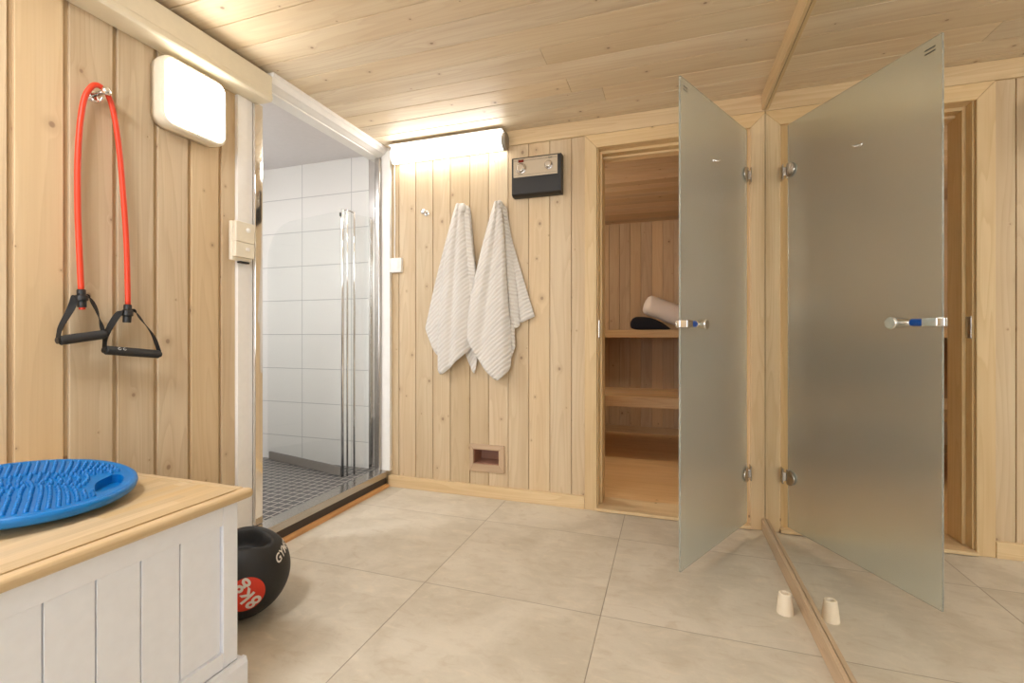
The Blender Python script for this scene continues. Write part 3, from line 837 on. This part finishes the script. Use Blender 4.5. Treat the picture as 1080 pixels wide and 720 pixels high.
# added ceiling lamp, out of view, as fill light for the room
for lx, ly, lab in ((-1.20, 0.15, 'added round white fill lamp above the storage bench'), ):
    cl = empty('added_ceiling_lamp', (lx, ly, ZC), 0, lab, 'ceiling lamp')
    bm = new_bm(); lathe(bm, [(0.19, -0.0003), (0.195, -0.035), (0.18, -0.045), (0, -0.045)], 40); build('lamp_housing', bm, M['white'], cl, smooth=True)
    bm = new_bm(); lathe(bm, [(0.178, -0.0452), (0.17, -0.07), (0.12, -0.09), (0, -0.097)], 40); build('lamp_diffuser', bm, M['fillceil'], cl, smooth=True)

# ------------------------------------------------------------------ sensor box on the white trim
tb = empty('sensor_switch', (-1.755, 1.540, 1.350), 0, 'cream sensor and switch box on the white upright board', 'sensor switch')
bm = new_bm(); box(bm, (0.0003, -0.049, -0.084), (0.020, 0.047, 0.082)); build('back_plate', bm, M['plastic'], tb, bevel=0.004)
bm = new_bm(); box(bm, (0.0202, -0.047, -0.006), (0.040, 0.046, 0.080)); o = build('upper_cover', bm, M['plastic'], tb, bevel=0.003)
bm = new_bm(); lathe(bm, [(0.011, 0), (0.011, 0.002), (0.008, 0.007), (0.004, 0.009), (0, 0.0095)], 24, (0.0402, 0.012, 0.048), (1, 0, 0)); build('sensor_dome', bm, M['white'], o, smooth=True)
bm = new_bm(); box(bm, (0.0202, -0.047, -0.070), (0.038, 0.046, -0.0065)); o = build('lower_cover', bm, M['plastic'], tb, bevel=0.003)
bm = new_bm(); box(bm, (0.0382, 0.002, -0.040), (0.041, 0.020, -0.026)); build('button', bm, M['white'], o, bevel=0.001)
bm = new_bm(); box(bm, (0.002, -0.010, -0.092), (0.022, 0.036, -0.0845)); build('bottom_slot', bm, M['black'], tb, bevel=0.001)

# ------------------------------------------------------------------ sauna control unit
cu = empty('sauna_control', (-0.696, YB, 1.727), 0, 'black sauna control unit with two dials on the back wall', 'control unit')
w2 = 0.142
bm = new_bm()
prism(bm, [(-0.0003, 0), (-0.040, 0.0), (-0.056, 0.012), (-0.056, 0.212), (-0.050, 0.217), (-0.0003, 0.217)], 0, -w2, w2, 0)
build('housing', bm, M['black'], cu, bevel=0.002)
bm = new_bm(); box(bm, (-w2 + 0.011, -0.0585, 0.105), (w2 - 0.020, -0.0562, 0.208)); fpz = build('faceplate', bm, M['champagne'], cu, bevel=0.0005)
for z in (0.193, 0.198, 0.116):
    bm = new_bm(); box(bm, (-w2 + 0.014, -0.0590, z), (w2 - 0.023, -0.0586, z + 0.0012)); build('printed_line', bm, M['mark'], fpz)
bm = new_bm(); box(bm, (-w2 + 0.040, -0.0625, 0.186), (-w2 + 0.072, -0.0592, 0.201)); build('indicator_light', bm, M['redlamp'], cu, bevel=0.001)
def dial(x, z, r):
    bm = new_bm(); lathe(bm, [(r * 1.35, 0), (r * 1.35, 0.0015), (r * 1.30, 0.002), (0, 0.002)], 32, (x, -0.0587, z), (0, -1, 0)); d = build('dial_ring', bm, M['steel'], cu, smooth=False)
    bm = new_bm(); lathe(bm, [(r, 0), (r * .95, 0.012), (r * .8, 0.017), (0, 0.018)], 32, (x, -0.0609, z), (0, -1, 0)); build('dial_knob', bm, M['chrome'], d, smooth=False, bevel=0.001)
dial(-w2 + 0.056, 0.152, 0.023); dial(w2 - 0.070, 0.157, 0.018)
def text_mesh(body, size, shear=0.0, ext=0.0, bold=False, spacing=1.0):
    cu_ = bpy.data.curves.new('t', 'FONT'); cu_.body = body; cu_.size = size; cu_.shear = shear; cu_.extrude = ext
    cu_.align_x = 'CENTER'; cu_.align_y = 'CENTER'; cu_.resolution_u = 3
    cu_.space_character = spacing
    if bold: cu_.offset = size * 0.022
    ob = bpy.data.objects.new('t', cu_); COL.objects.link(ob)
    dg = bpy.context.evaluated_depsgraph_get()
    me = bpy.data.meshes.new_from_object(ob.evaluated_get(dg))
    bpy.data.objects.remove(ob); bpy.data.curves.remove(cu_)
    b_ = new_bm(); b_.from_mesh(me); bpy.data.meshes.remove(me)
    return b_
tm = text_mesh('Tylö', 0.013, 0.2, 0.0003, True)
bmesh.ops.transform(tm, matrix=Matrix.Translation((w2 - 0.062, -0.0590, 0.1965)) @ Matrix.Rotation(PI / 2, 4, 'X'), verts=tm.verts[:])
build('lettering', tm, M['mark'], fpz, recalc=False)

# ------------------------------------------------------------------ coat hooks on the back wall
def coat_hook(x, z, label):
    t = empty('coat_hook', (x, YB, z), 0, label, 'coat hook', 'chrome coat hooks on the back wall')
    bm = new_bm(); lathe(bm, [(0.017, 0.0004), (0.017, 0.004), (0.013, 0.007), (0, 0.0075)], 28, axis=(0, -1, 0)); build('base', bm, M['chrome'], t, smooth=False, bevel=0.0008)
    bm = new_bm(); lathe(bm, [(0.007, 0.0076), (0.006, 0.030), (0.012, 0.038), (0.0155, 0.046), (0.0145, 0.053), (0.006, 0.057), (0, 0.0575)], 28, axis=(0, -1, 0)); build('knob', bm, M['chrome'], t, smooth=True)
    return t
hp = at(446, 223, 1, 2.51)
coat_hook(hp.x, hp.z, 'free chrome coat hook left of the white towels')

# ------------------------------------------------------------------ towels
def cr(X, Y): return at(435 + X / 3.43, 200 + Y / 3.43, 1, 2.51)
def resample(pl, n):
    pl = [Vector(p) for p in pl]
    if len(pl) > 2: pl = catmull(pl, 10)
    d = [0]
    for a_, b_ in zip(pl, pl[1:]): d.append(d[-1] + (b_ - a_).length)
    out = []
    j = 0
    for i in range(n):
        s = d[-1] * i / (n - 1)
        while j < len(d) - 2 and d[j + 1] < s: j += 1
        t = (s - d[j]) / max(d[j + 1] - d[j], 1e-9)
        out.append(pl[j].lerp(pl[j + 1], min(1, t)))
    return out
def flap(bm, Lp, Rp, Bp, y, bulge, folds, ang, seed=0, ns=26, nt=60):
    """cloth sheet between two hanging edges Lp and Rp ending on the hem Bp"""
    L_ = resample([cr(*p) for p in Lp], nt); R_ = resample([cr(*p) for p in Rp], nt); B_ = resample([cr(*p) for p in Bp], ns)
    uvl = bm.loops.layers.uv['UVMap']
    vs = []
    rnd = random.Random(seed); ph = [rnd.uniform(0, 6) for _ in range(4)]
    for j in range(nt):
        t = j / (nt - 1); row = []
        for i in range(ns):
            s = i / (ns - 1)
            p = L_[j].lerp(R_[j], s) + (B_[i] - L_[-1].lerp(R_[-1], s)) * t ** 1.5
            amp = min(1, 0.25 + t * 1.2)
            yy = y - bulge * math.sin(PI * min(1, max(0, s))) ** 0.7 * (0.55 + 0.45 * amp)
            yy -= sum(a_ * math.sin(f_ * s * PI + ph[q % 4] + t * sh) for q, (a_, f_, sh) in enumerate(folds)) * amp * math.sin(PI * s) ** .4
            row.append(bm.verts.new((p.x, yy, p.z)))
        vs.append(row)
    ca, sa = math.cos(ang), math.sin(ang)
    for j in range(nt - 1):
        for i in range(ns - 1):
            f = bm.faces.new((vs[j][i], vs[j + 1][i], vs[j + 1][i + 1], vs[j][i + 1]))
            for l in f.loops:
                p = l.vert.co; l[uvl].uv = (p.x * ca + p.z * sa, -p.x * sa + p.z * ca)
def towel(name, flaps, label, top):
    bm = new_bm()
    for k, fl in enumerate(flaps): flap(bm, *fl, seed=k + 3)
    # gathered cap over the hook
    prev = None
    for k_ in range(9):
        th = PI * k_ / 8 * 0.72
        rr_ = [bm.verts.new((top.x + 0.021 * math.sin(th) * math.cos(q * PI / 10), 2.522 - 0.024 * math.sin(th) * max(-0.4, math.sin(q * PI / 10)) , top.z + 0.011 - 0.032 * (1 - math.cos(th)))) for q in range(20)] if k_ else [bm.verts.new((top.x, 2.512, top.z + 0.010))]
        if prev:
            for q in range(20):
                if len(prev) == 1: bm.faces.new((prev[0], rr_[q], rr_[(q + 1) % 20]))
                else: bm.faces.new((prev[q], rr_[q], rr_[(q + 1) % 20], prev[(q + 1) % 20]))
        prev = rr_
    o = build(name, bm, M['towel'], smooth=True, loc=(top.x, 2.52, top.z), recalc=False)
    sd = o.modifiers.new('thick', 'SOLIDIFY'); sd.thickness = 0.006; sd.offset = 0
    sd.use_rim = True
    return tag(o, label, 'towel', 'white towels on the back wall')
A_ = math.radians(131)
t1 = cr(178, 55); t2 = cr(312, 45)
towel('hanging_towel', [
    # rear layer, left and low tip
    ([(158, 48), (138, 92), (108, 200), (72, 345), (38, 500)], [(176, 52), (150, 200), (120, 420), (110, 560)], [(38, 500), (48, 532), (75, 590), (110, 625)], 2.542, 0.004, [(0.002, 3, 1)], A_),
    ([(172, 52), (180, 250), (184, 420), (182, 590)], [(200, 60), (214, 200), (228, 340), (232, 560)], [(182, 590), (196, 628), (218, 664), (228, 590)], 2.545, 0.004, [(0.002, 3, 1)], A_ + .2),
    # right side folded edge
    ([(165, 50), (176, 130), (192, 260), (205, 380), (205, 520)], [(198, 56), (212, 200), (226, 310), (232, 420), (226, 560)], [(205, 520), (212, 548), (226, 560)], 2.528, 0.010, [(0.002, 3, 2)], PI - A_ + .5),
    # main front layer
    ([(156, 50), (136, 120), (112, 260), (95, 440), (90, 560), (90, 645)], [(182, 50), (188, 130), (200, 260), (214, 400), (216, 470), (214, 560)], [(90, 645), (105, 667), (140, 640), (178, 606), (214, 566)], 2.522, 0.026, [(0.013, 3.5, 2.5), (0.004, 7, 4)], A_),
], 'left one of the two white ribbed towels hanging under the tube lamp', t1)
towel('hanging_towel', [
    ([(316, 48), (330, 200), (350, 340), (372, 480)], [(334, 60), (352, 170), (398, 330), (436, 455)], [(372, 480), (392, 478), (436, 457)], 2.545, 0.006, [(0.003, 3, 1)], A_ - .3),
    ([(312, 48), (324, 200), (338, 330), (352, 500)], [(332, 56), (345, 160), (368, 330), (384, 488)], [(352, 500), (368, 502), (384, 492)], 2.535, 0.008, [(0.002, 3, 2)], PI - A_ + .5),
    ([(310, 46), (330, 250), (345, 420), (345, 610)], [(326, 50), (340, 200), (358, 400), (368, 560)], [(345, 610), (356, 606), (368, 570)], 2.528, 0.008, [(0.002, 3, 2)], PI - A_ + .5),
    ([(297, 44), (282, 95), (250, 215), (224, 330), (205, 430), (198, 525)], [(320, 44), (330, 130), (338, 260), (346, 400), (356, 520), (356, 625)], [(198, 525), (214, 565), (252, 630), (302, 682), (320, 684), (348, 656), (356, 625)], 2.512, 0.030, [(0.013, 3.2, 2.5), (0.004, 7, 4)], A_),
], 'right one of the two white ribbed towels, nearer the control unit', t2)
for t_, lab in ((t1, 'chrome coat hook carrying the left white towel'), (t2, 'chrome coat hook carrying the right white towel')):
    coat_hook(t_.x, t_.z - 0.016, lab)

# ------------------------------------------------------------------ resistance band on the left wall
def lw_(px, py, x=-1.735): return at(px, py, 0, x)
hk = empty('band_hook', (XL, 1.005, 1.722), 0, 'chrome wall hook holding the red exercise band', 'wall hook')
bm = new_bm(); lathe(bm, [(0.019, 0.0004), (0.019, 0.004), (0.015, 0.007), (0, 0.0075)], 28, axis=(1, 0, 0)); build('base', bm, M['chrome'], hk, bevel=0.0008)
bm = new_bm(); lathe(bm, [(0.007, 0.0076), (0.007, 0.050), (0.011, 0.056), (0.014, 0.064), (0.009, 0.071), (0, 0.073)], 24, axis=(1, 0.12, 0.15)); build('upper_prong', bm, M['chrome'], hk, smooth=True)
bm = new_bm(); tube(bm, catmull([(0.006, 0, -0.010), (0.022, 0.0, -0.022), (0.036, 0.004, -0.020), (0.044, 0.006, -0.010)], 6), 0.0045, 12); build('lower_prong', bm, M['chrome'], hk, smooth=True)

rb = empty('resistance_band', (-1.735, 1.03, 1.72), 0, 'orange red tube exercise band with two black handles on the wall hook', 'resistance band')
R0 = Vector((-1.735, 1.03, 1.72))
def loc(p): return Vector(p) - R0
tp = [(85.6, 306), (83.5, 260), (82, 220), (82, 170), (84.5, 130), (89, 104), (95, 93), (101, 89.5), (108, 93), (115.5, 104), (121, 125), (126, 160), (130, 205), (133.5, 260), (135, 322)]
xs = [-1.735, -1.74, -1.745, -1.745, -1.742, -1.738, -1.733, -1.730, -1.732, -1.738, -1.742, -1.745, -1.745, -1.742, -1.735]
pts = catmull([loc(lw_(p[0], p[1], x_)) for p, x_ in zip(tp, xs)], 8)
bm = new_bm(); tube(bm, pts, 0.0080, 16); build('rubber_tube', bm, M['tube'], rb, smooth=True)
def handle(ctop, cbot, sl, sr, g0, g1, xg, redtip):
    h = None
    a_ = loc(lw_(*ctop)); b_ = loc(lw_(*cbot)); d_ = (b_ - a_); Lc = d_.length
    bm = new_bm(); lathe(bm, [(0.0095, 0), (0.0115, 0.003), (0.0115, Lc * .3), (0.0165, Lc * .36), (0.0165, Lc * .62), (0.012, Lc * .66), (0.0115, Lc), (0, Lc)], 20, a_, d_)
    con = build('connector', bm, M['black'], rb, bevel=0.001)
    if redtip:
        bm = new_bm(); lathe(bm, [(0.0085, 0), (0.0085, 0.007), (0, 0.008)], 16, b_, d_); build('tube_end', bm, M['tube'], con)
    G0 = loc(lw_(*g0, xg)); G1 = loc(lw_(*g1, xg)); gd = G1 - G0; Lg = gd.length
    ro = 0.0145
    bm = new_bm(); lathe(bm, [(0.006, 0.0), (0.012, 0.0), (ro, 0.003), (ro, Lg - .003), (0.012, Lg), (0.006, Lg)], 28, G0, gd)
    gr = build('grip', bm, M['foam'], rb, bevel=0.0008)
    for s_ in (0.002, Lg - 0.002):
        bm = new_bm(); lathe(bm, [(0.0095, -0.004), (0.0095, 0.004), (0, 0.004)], 16, G0 + gd.normalized() * (s_ + (-0.004 if s_ < .01 else 0.004)), gd); build('end_plug', bm, M['black'], gr)
    mid = (a_ + b_) / 2
    if not redtip:
        u_ = gd.normalized(); nrm_ = Vector((0.75, -0.45, 0.5)); nrm_ = (nrm_ - u_ * nrm_.dot(u_)).normalized(); v_ = u_.cross(nrm_)
        for k_ in (0.20, 0.29):
            c0 = G0 + gd * k_ + nrm_ * (ro + 0.0006)
            bm = new_bm(); tube(bm, [c0 + (u_ * math.cos(q * PI / 8) + v_ * math.sin(q * PI / 8)) * 0.0040 for q in range(15)], 0.0007, 6)
            build('printed_mark', bm, M['print'], gr)
    for path, tw in ((sl, 1), (sr, -1)):
        P = [mid + Vector((0.002, 0, 0))] + [loc(lw_(p[0], p[1], p[2])) for p in path]
        P = catmull(P, 8)
        bm = new_bm()
        ribbon(bm, P, lambda t, tw=tw: Vector((1, 0, 0)) * (1 - 0.75 * math.sin(PI * min(t * 1.2, 1))) + Vector((0, 0.8 * tw, 0.6)) * math.sin(PI * min(t * 1.2, 1)) * 0.9, 0.019, 0.0022)
        build('strap', bm, M['nylon'], rb)
handle((85.6, 305), (86.5, 324), [(80, 312, -1.735), (75, 325, -1.733), (64, 345, -1.72), (61, 358, -1.715)],
       [(93, 313, -1.735), (101, 325, -1.733), (106, 340, -1.725), (109.5, 352, -1.715)], (62.5, 359), (110, 352.5), -1.715, True)
handle((134.8, 321), (133.8, 340), [(128, 328, -1.735), (118, 341, -1.733), (111.5, 355, -1.725), (110, 369, -1.720)],
       [(141, 328, -1.735), (150, 338, -1.733), (161.5, 354, -1.725), (168, 371, -1.720)], (111, 369), (167.5, 373.5), -1.720, False)

# ------------------------------------------------------------------ storage bench
BX, BY1, BY0 = -1.075, 0.940, -0.55
sb = empty('storage_bench', (BX, BY1, 0), 0, 'white panelled storage bench with an oiled wooden lid under the exercise band', 'storage bench')
def br(p): return (p[0] - BX, p[1] - BY1, p[2])
bm = new_bm()
box(bm, br((XL + .012, BY0, 0.0)), br((BX - 0.018, BY1 - 0.012, 0.519)), 2)
# stiles and rails
ys = BY1 - 0.041
box(bm, br((BX - 0.0178, ys, 0.10)), br((BX, BY1, 0.519)), 2)
box(bm, br((BX - 0.0178, BY0, 0.464)), br((BX - 0.0002, ys - 0.0008, 0.519)), 1)
box(bm, br((BX - 0.0178, BY0, 0.10)), br((BX - 0.0002, ys - 0.0008, 0.140)), 1)
box(bm, br((BX - 0.045, BY1 - 0.0118, 0.10)), br((BX - .0119, BY1 - .0002, 0.519)), 2)
box(bm, br((XL + .012, BY1 - 0.0118, 0.10)), br((XL + .052, BY1 - .0002, 0.519)), 2)
box(bm, br((XL + .0525, BY1 - 0.0118, 0.464)), br((BX - .0455, BY1 - .0006, 0.519)), 0)
build('body', bm, M['bench_white'], sb, bevel=0.0012)
# tongue and groove panels in the front
k = 0; yt = ys - 0.001
joints = [0.794, 0.708, 0.624, 0.540]
while joints[-1] > BY0 + .1: joints.append(joints[-1] - 0.085)
edges = [yt] + joints + [BY0]
for a_, b_ in zip(edges, edges[1:]):
    bm = new_bm(); box(bm, br((BX - 0.0179, b_ + 0.0015, 0.1405)), br((BX - 0.0090, a_ - 0.0015, 0.4635)), 2)
    build('front_panel', bm, M['bench_white'], sb, bevel=0.0012)
bm = new_bm()
prism(bm, [(BX + 0.0002 - BX, 0), (0.0165, 0), (0.0165, 0.086), (0.0135, 0.092), (0.0115, 0.099), (0.0002, 0.099)], 1, BY0 - BY1, 0.0165, 1)
prism(bm, [(0.0003, 0), (0.0165, 0), (0.0165, 0.086), (0.0135, 0.092), (0.0115, 0.099), (0.0003, 0.099)], 0, XL + .012 - BX, 0.0001, 0)
build('plinth', bm, M['bench_white'], sb)
# lid: rounded border and strips
LX0, LX1, LY1, LZ0, LZ1 = XL + 0.001, -1.046, 0.967, 0.5195, 0.5445
bm = new_bm(); box(bm, br((LX1 - 0.030, BY0, LZ0)), br((LX1, LY1, LZ1)), 1); box(bm, br((LX0, LY1 - 0.030, LZ0)), br((LX1 - 0.0305, LY1, LZ1)), 0)
ld = build('lid', bm, M['oak'], sb, bevel=0.010, seg=4)
bm = new_bm(); xa = LX0; 
while xa < LX1 - 0.0315:
    xb = min(xa + 0.031, LX1 - 0.0308)
    yy = BY0
    while yy < LY1 - 0.0308:
        y2 = min(yy + random.uniform(0.25, 0.6), LY1 - 0.0308)
        box(bm, br((xa, yy, LZ0)), br((xb - 0.0001, y2, LZ1 - 0.0002)), 1); yy = y2
    xa = xb
build('lid_board', bm, M['oak'], ld)

# ------------------------------------------------------------------ balance disc on the bench
bd = empty('balance_disc', (-1.414, 0.672, 0.6025), 0, 'blue studded balance board disc with hand slots, lying on the wooden lid', 'balance board')
nrm = Vector((0.102, 0.0137, 1)).normalized()
bd.rotation_mode = 'QUATERNION'; bd.rotation_quaternion = Vector((0, 0, 1)).rotation_difference(nrm)
RD = 0.206
bm = new_bm()
lathe(bm, [(0, -0.0035), (0.188, -0.0035), (0.192, -0.001), (0.199, 0.0), (0.2045, -0.004), (RD, -0.010), (0.2045, -0.019), (0.198, -0.024), (0.150, -0.032),
           (0.120, -0.040), (0.085, -0.050), (0.045, -0.0555), (0, -0.0575)], 96)
bmesh.ops.recalc_face_normals(bm, faces=bm.faces[:])
disc_me = bpy.data.meshes.new('disc'); bm.to_mesh(disc_me); bm.free()
disc_me.materials.append(M['blue'])
tmp = bpy.data.objects.new('tmp', disc_me); COL.objects.link(tmp)
def slot_pts(a0, s=1.0, n=14):
    pts = []
    r_in, r_out, h_ = 0.128, 0.178, math.radians(21.5)
    for k in range(n + 1):
        t = -1 + 2 * k / n; pts.append((r_out - 0.010 * t ** 4, a0 + t * h_ * 1.02))
    for k in range(n + 1):
        t = 1 - 2 * k / n; pts.append((r_in + 0.027 * t * t, a0 + t * h_ * 1.05))
    return [(r * math.cos(a), r * math.sin(a)) for r, a in pts]
cutters = []
for a0 in (math.radians(45), math.radians(225)):
    b_ = new_bm(); prism(b_, slot_pts(a0), 2, -0.025, 0.05); bmesh.ops.recalc_face_normals(b_, faces=b_.faces[:])
    me = bpy.data.meshes.new('cut'); b_.to_mesh(me); b_.free()
    c_ = bpy.data.objects.new('cut', me); COL.objects.link(c_); cutters.append(c_)
    md = tmp.modifiers.new('b', 'BOOLEAN'); md.operation = 'DIFFERENCE'; md.object = c_; md.solver = 'EXACT'
dg = bpy.context.evaluated_depsgraph_get(); dg.update()
me = bpy.data.meshes.new_from_object(tmp.evaluated_get(dg))
for c_ in cutters: bpy.data.objects.remove(c_)
bpy.data.objects.remove(tmp)
me.name = 'disc_body'
body = bpy.data.objects.new('disc_body', me); COL.objects.link(body); body.parent = bd
bv = body.modifiers.new('bevel', 'BEVEL'); bv.width = 0.003; bv.segments = 3; bv.limit_method = 'ANGLE'; bv.angle_limit = math.radians(50)
for p in me.polygons: p.use_smooth = True
body.modifiers.new('wn', 'WEIGHTED_NORMAL')
# studs in concentric rings, leaving a plain margin round the slots
bm = new_bm()
def near_slot(x, y):
    r, a = math.hypot(x, y), math.atan2(y, x)
    for a0 in (math.radians(45), math.radians(225)):
        da = (a - a0 + PI) % (2 * PI) - PI
        if abs(da) < math.radians(21.5) + 0.014 / max(r, .01) and r > 0.110: return True
    return False
rr_ = 0.012
while rr_ < 0.187:
    n = max(5, int(2 * PI * rr_ / 0.0165))
    for k in range(n):
        a = 2 * PI * (k + 0.5 * (int(rr_ / 0.0160 + 0.5) % 2)) / n
        x_, y_ = rr_ * math.cos(a), rr_ * math.sin(a)
        if near_slot(x_, y_): continue
        prev = None
        for (r, h) in ((0.0054, -0.0040), (0.0043, 0.0015), (0.0026, 0.0058)):
            ring = [bm.verts.new((x_ + r * math.cos(q * PI / 3.5), y_ + r * math.sin(q * PI / 3.5), h)) for q in range(7)]
            if prev:
                for q in range(7): bm.faces.new((prev[q], prev[(q + 1) % 7], ring[(q + 1) % 7], ring[q]))
            prev = ring
        top = bm.verts.new((x_, y_, 0.0066))
        for q in range(7): bm.faces.new((prev[q], prev[(q + 1) % 7], top))
    rr_ += 0.0160
build('studs', bm, M['blue'], body, smooth=True, recalc=False)

# ------------------------------------------------------------------ weighted ball
C_ = Vector((-1.3725, 1.2256, 0.1437)); RB = 0.1434
ball = empty('weight_ball', (C_.x, C_.y, 0), 0, 'black eight kilo weight ball with a red badge, on the floor behind the storage bench', 'weight ball')
bm = new_bm(); bmesh.ops.create_uvsphere(bm, u_segments=96, v_segments=64, radius=RB)
hd_ = Vector((0.22, -0.19, 0.957)).normalized()
tang = Vector((-0.8, -0.6, 0)); tang = (tang - hd_ * tang.dot(hd_)).normalized(); tb_ = hd_.cross(tang)
for v in bm.verts:
    d_ = v.co.normalized()
    if d_.dot(hd_) > 0:
        x_, y_ = d_.dot(tang), d_.dot(tb_)
        q = math.hypot(x_ / 0.50, y_ / 0.30)
        if q < 1.35:
            s = max(0, min(1, (1.25 - q) / 0.75)); s = s * s * (3 - 2 * s)
            v.co = d_ * RB - hd_ * 0.062 * s
bmesh.ops.translate(bm, verts=bm.verts[:], vec=(0, 0, RB + 0.0003))
build('ball_body', bm, M['rubber'], ball, smooth=True)
def on_ball(bm, n0, xd, shift, lift):
    """wrap flat xy geometry round the ball: n0 = centre direction, xd = reading direction"""
    n0 = Vector(n0).normalized(); xd = Vector(xd); xd = (xd - n0 * xd.dot(n0)).normalized(); yd = n0.cross(xd)
    for v in bm.verts:
        x_, y_ = v.co.x + shift[0], v.co.y + shift[1]
        ang = math.hypot(x_, y_) / RB
        dirv = (xd * x_ + yd * y_)
        if dirv.length > 1e-9: dirv.normalize()
        d_ = n0 * math.cos(ang) + dirv * math.sin(ang)
        v.co = d_ * (RB + lift + v.co.z) + Vector((0, 0, RB + 0.0003))
def dense(bm, cuts=3):
    bmesh.ops.triangulate(bm, faces=bm.faces[:])
    bmesh.ops.subdivide_edges(bm, edges=bm.edges[:], cuts=cuts, use_grid_fill=True)
NB = (0.755, -0.635, -0.12)
bm = new_bm()
prev = [bm.verts.new((0, 0, 0))]
for r in [0.057 * k / 10 for k in range(1, 11)]:
    ring = [bm.verts.new((r * math.cos(2 * PI * k / 64), r * math.sin(2 * PI * k / 64), 0)) for k in range(64)]
    for k in range(64):
        if len(prev) == 1: bm.faces.new((prev[0], ring[k], ring[(k + 1) % 64]))
        else: bm.faces.new((prev[k], ring[k], ring[(k + 1) % 64], prev[(k + 1) % 64]))
    prev = ring
on_ball(bm, NB, (1, 0, 0), (0, 0), 0.0006)
bg = build('badge', bm, M['badge'], ball, smooth=True, recalc=False)
bm = text_mesh('8kg', 0.066, 0.0, 0.0, True, 1.12); dense(bm)
on_ball(bm, (0.775, -0.62, -0.130), (-0.37, -0.60, 0.90), (0, 0), 0.0012)
build('lettering', bm, M['print'], bg, recalc=False)
bm = text_mesh('GYMST', 0.039, 0.25, 0.0, True); dense(bm)
on_ball(bm, (0.80, 0.385, 0.46), (-0.40, 0.86, 0.24), (0.004, 0), 0.0009)
build('lettering', bm, M['print'], ball, recalc=False)

# ------------------------------------------------------------------ world and view
w = bpy.data.worlds.new('world'); SC.world = w; w.use_nodes = True
w.node_tree.nodes['Background'].inputs[0].default_value = (0.9, 0.85, 0.8, 1)
w.node_tree.nodes['Background'].inputs[1].default_value = 0.02
SC.view_settings.view_transform = 'Standard'
SC.view_settings.look = 'None'
SC.view_settings.gamma = 1
SC.view_settings.use_curve_mapping = False
SC.view_settings.exposure = 1.42
try:
    SC.cycles.max_bounces = 16
    SC.cycles.diffuse_bounces = 8
    SC.cycles.transmission_bounces = 12
    SC.cycles.glossy_bounces = 8
    SC.cycles.transparent_max_bounces = 16
    SC.cycles.sample_clamp_indirect = 4
    SC.cycles.use_denoising = True
except Exception:
    pass
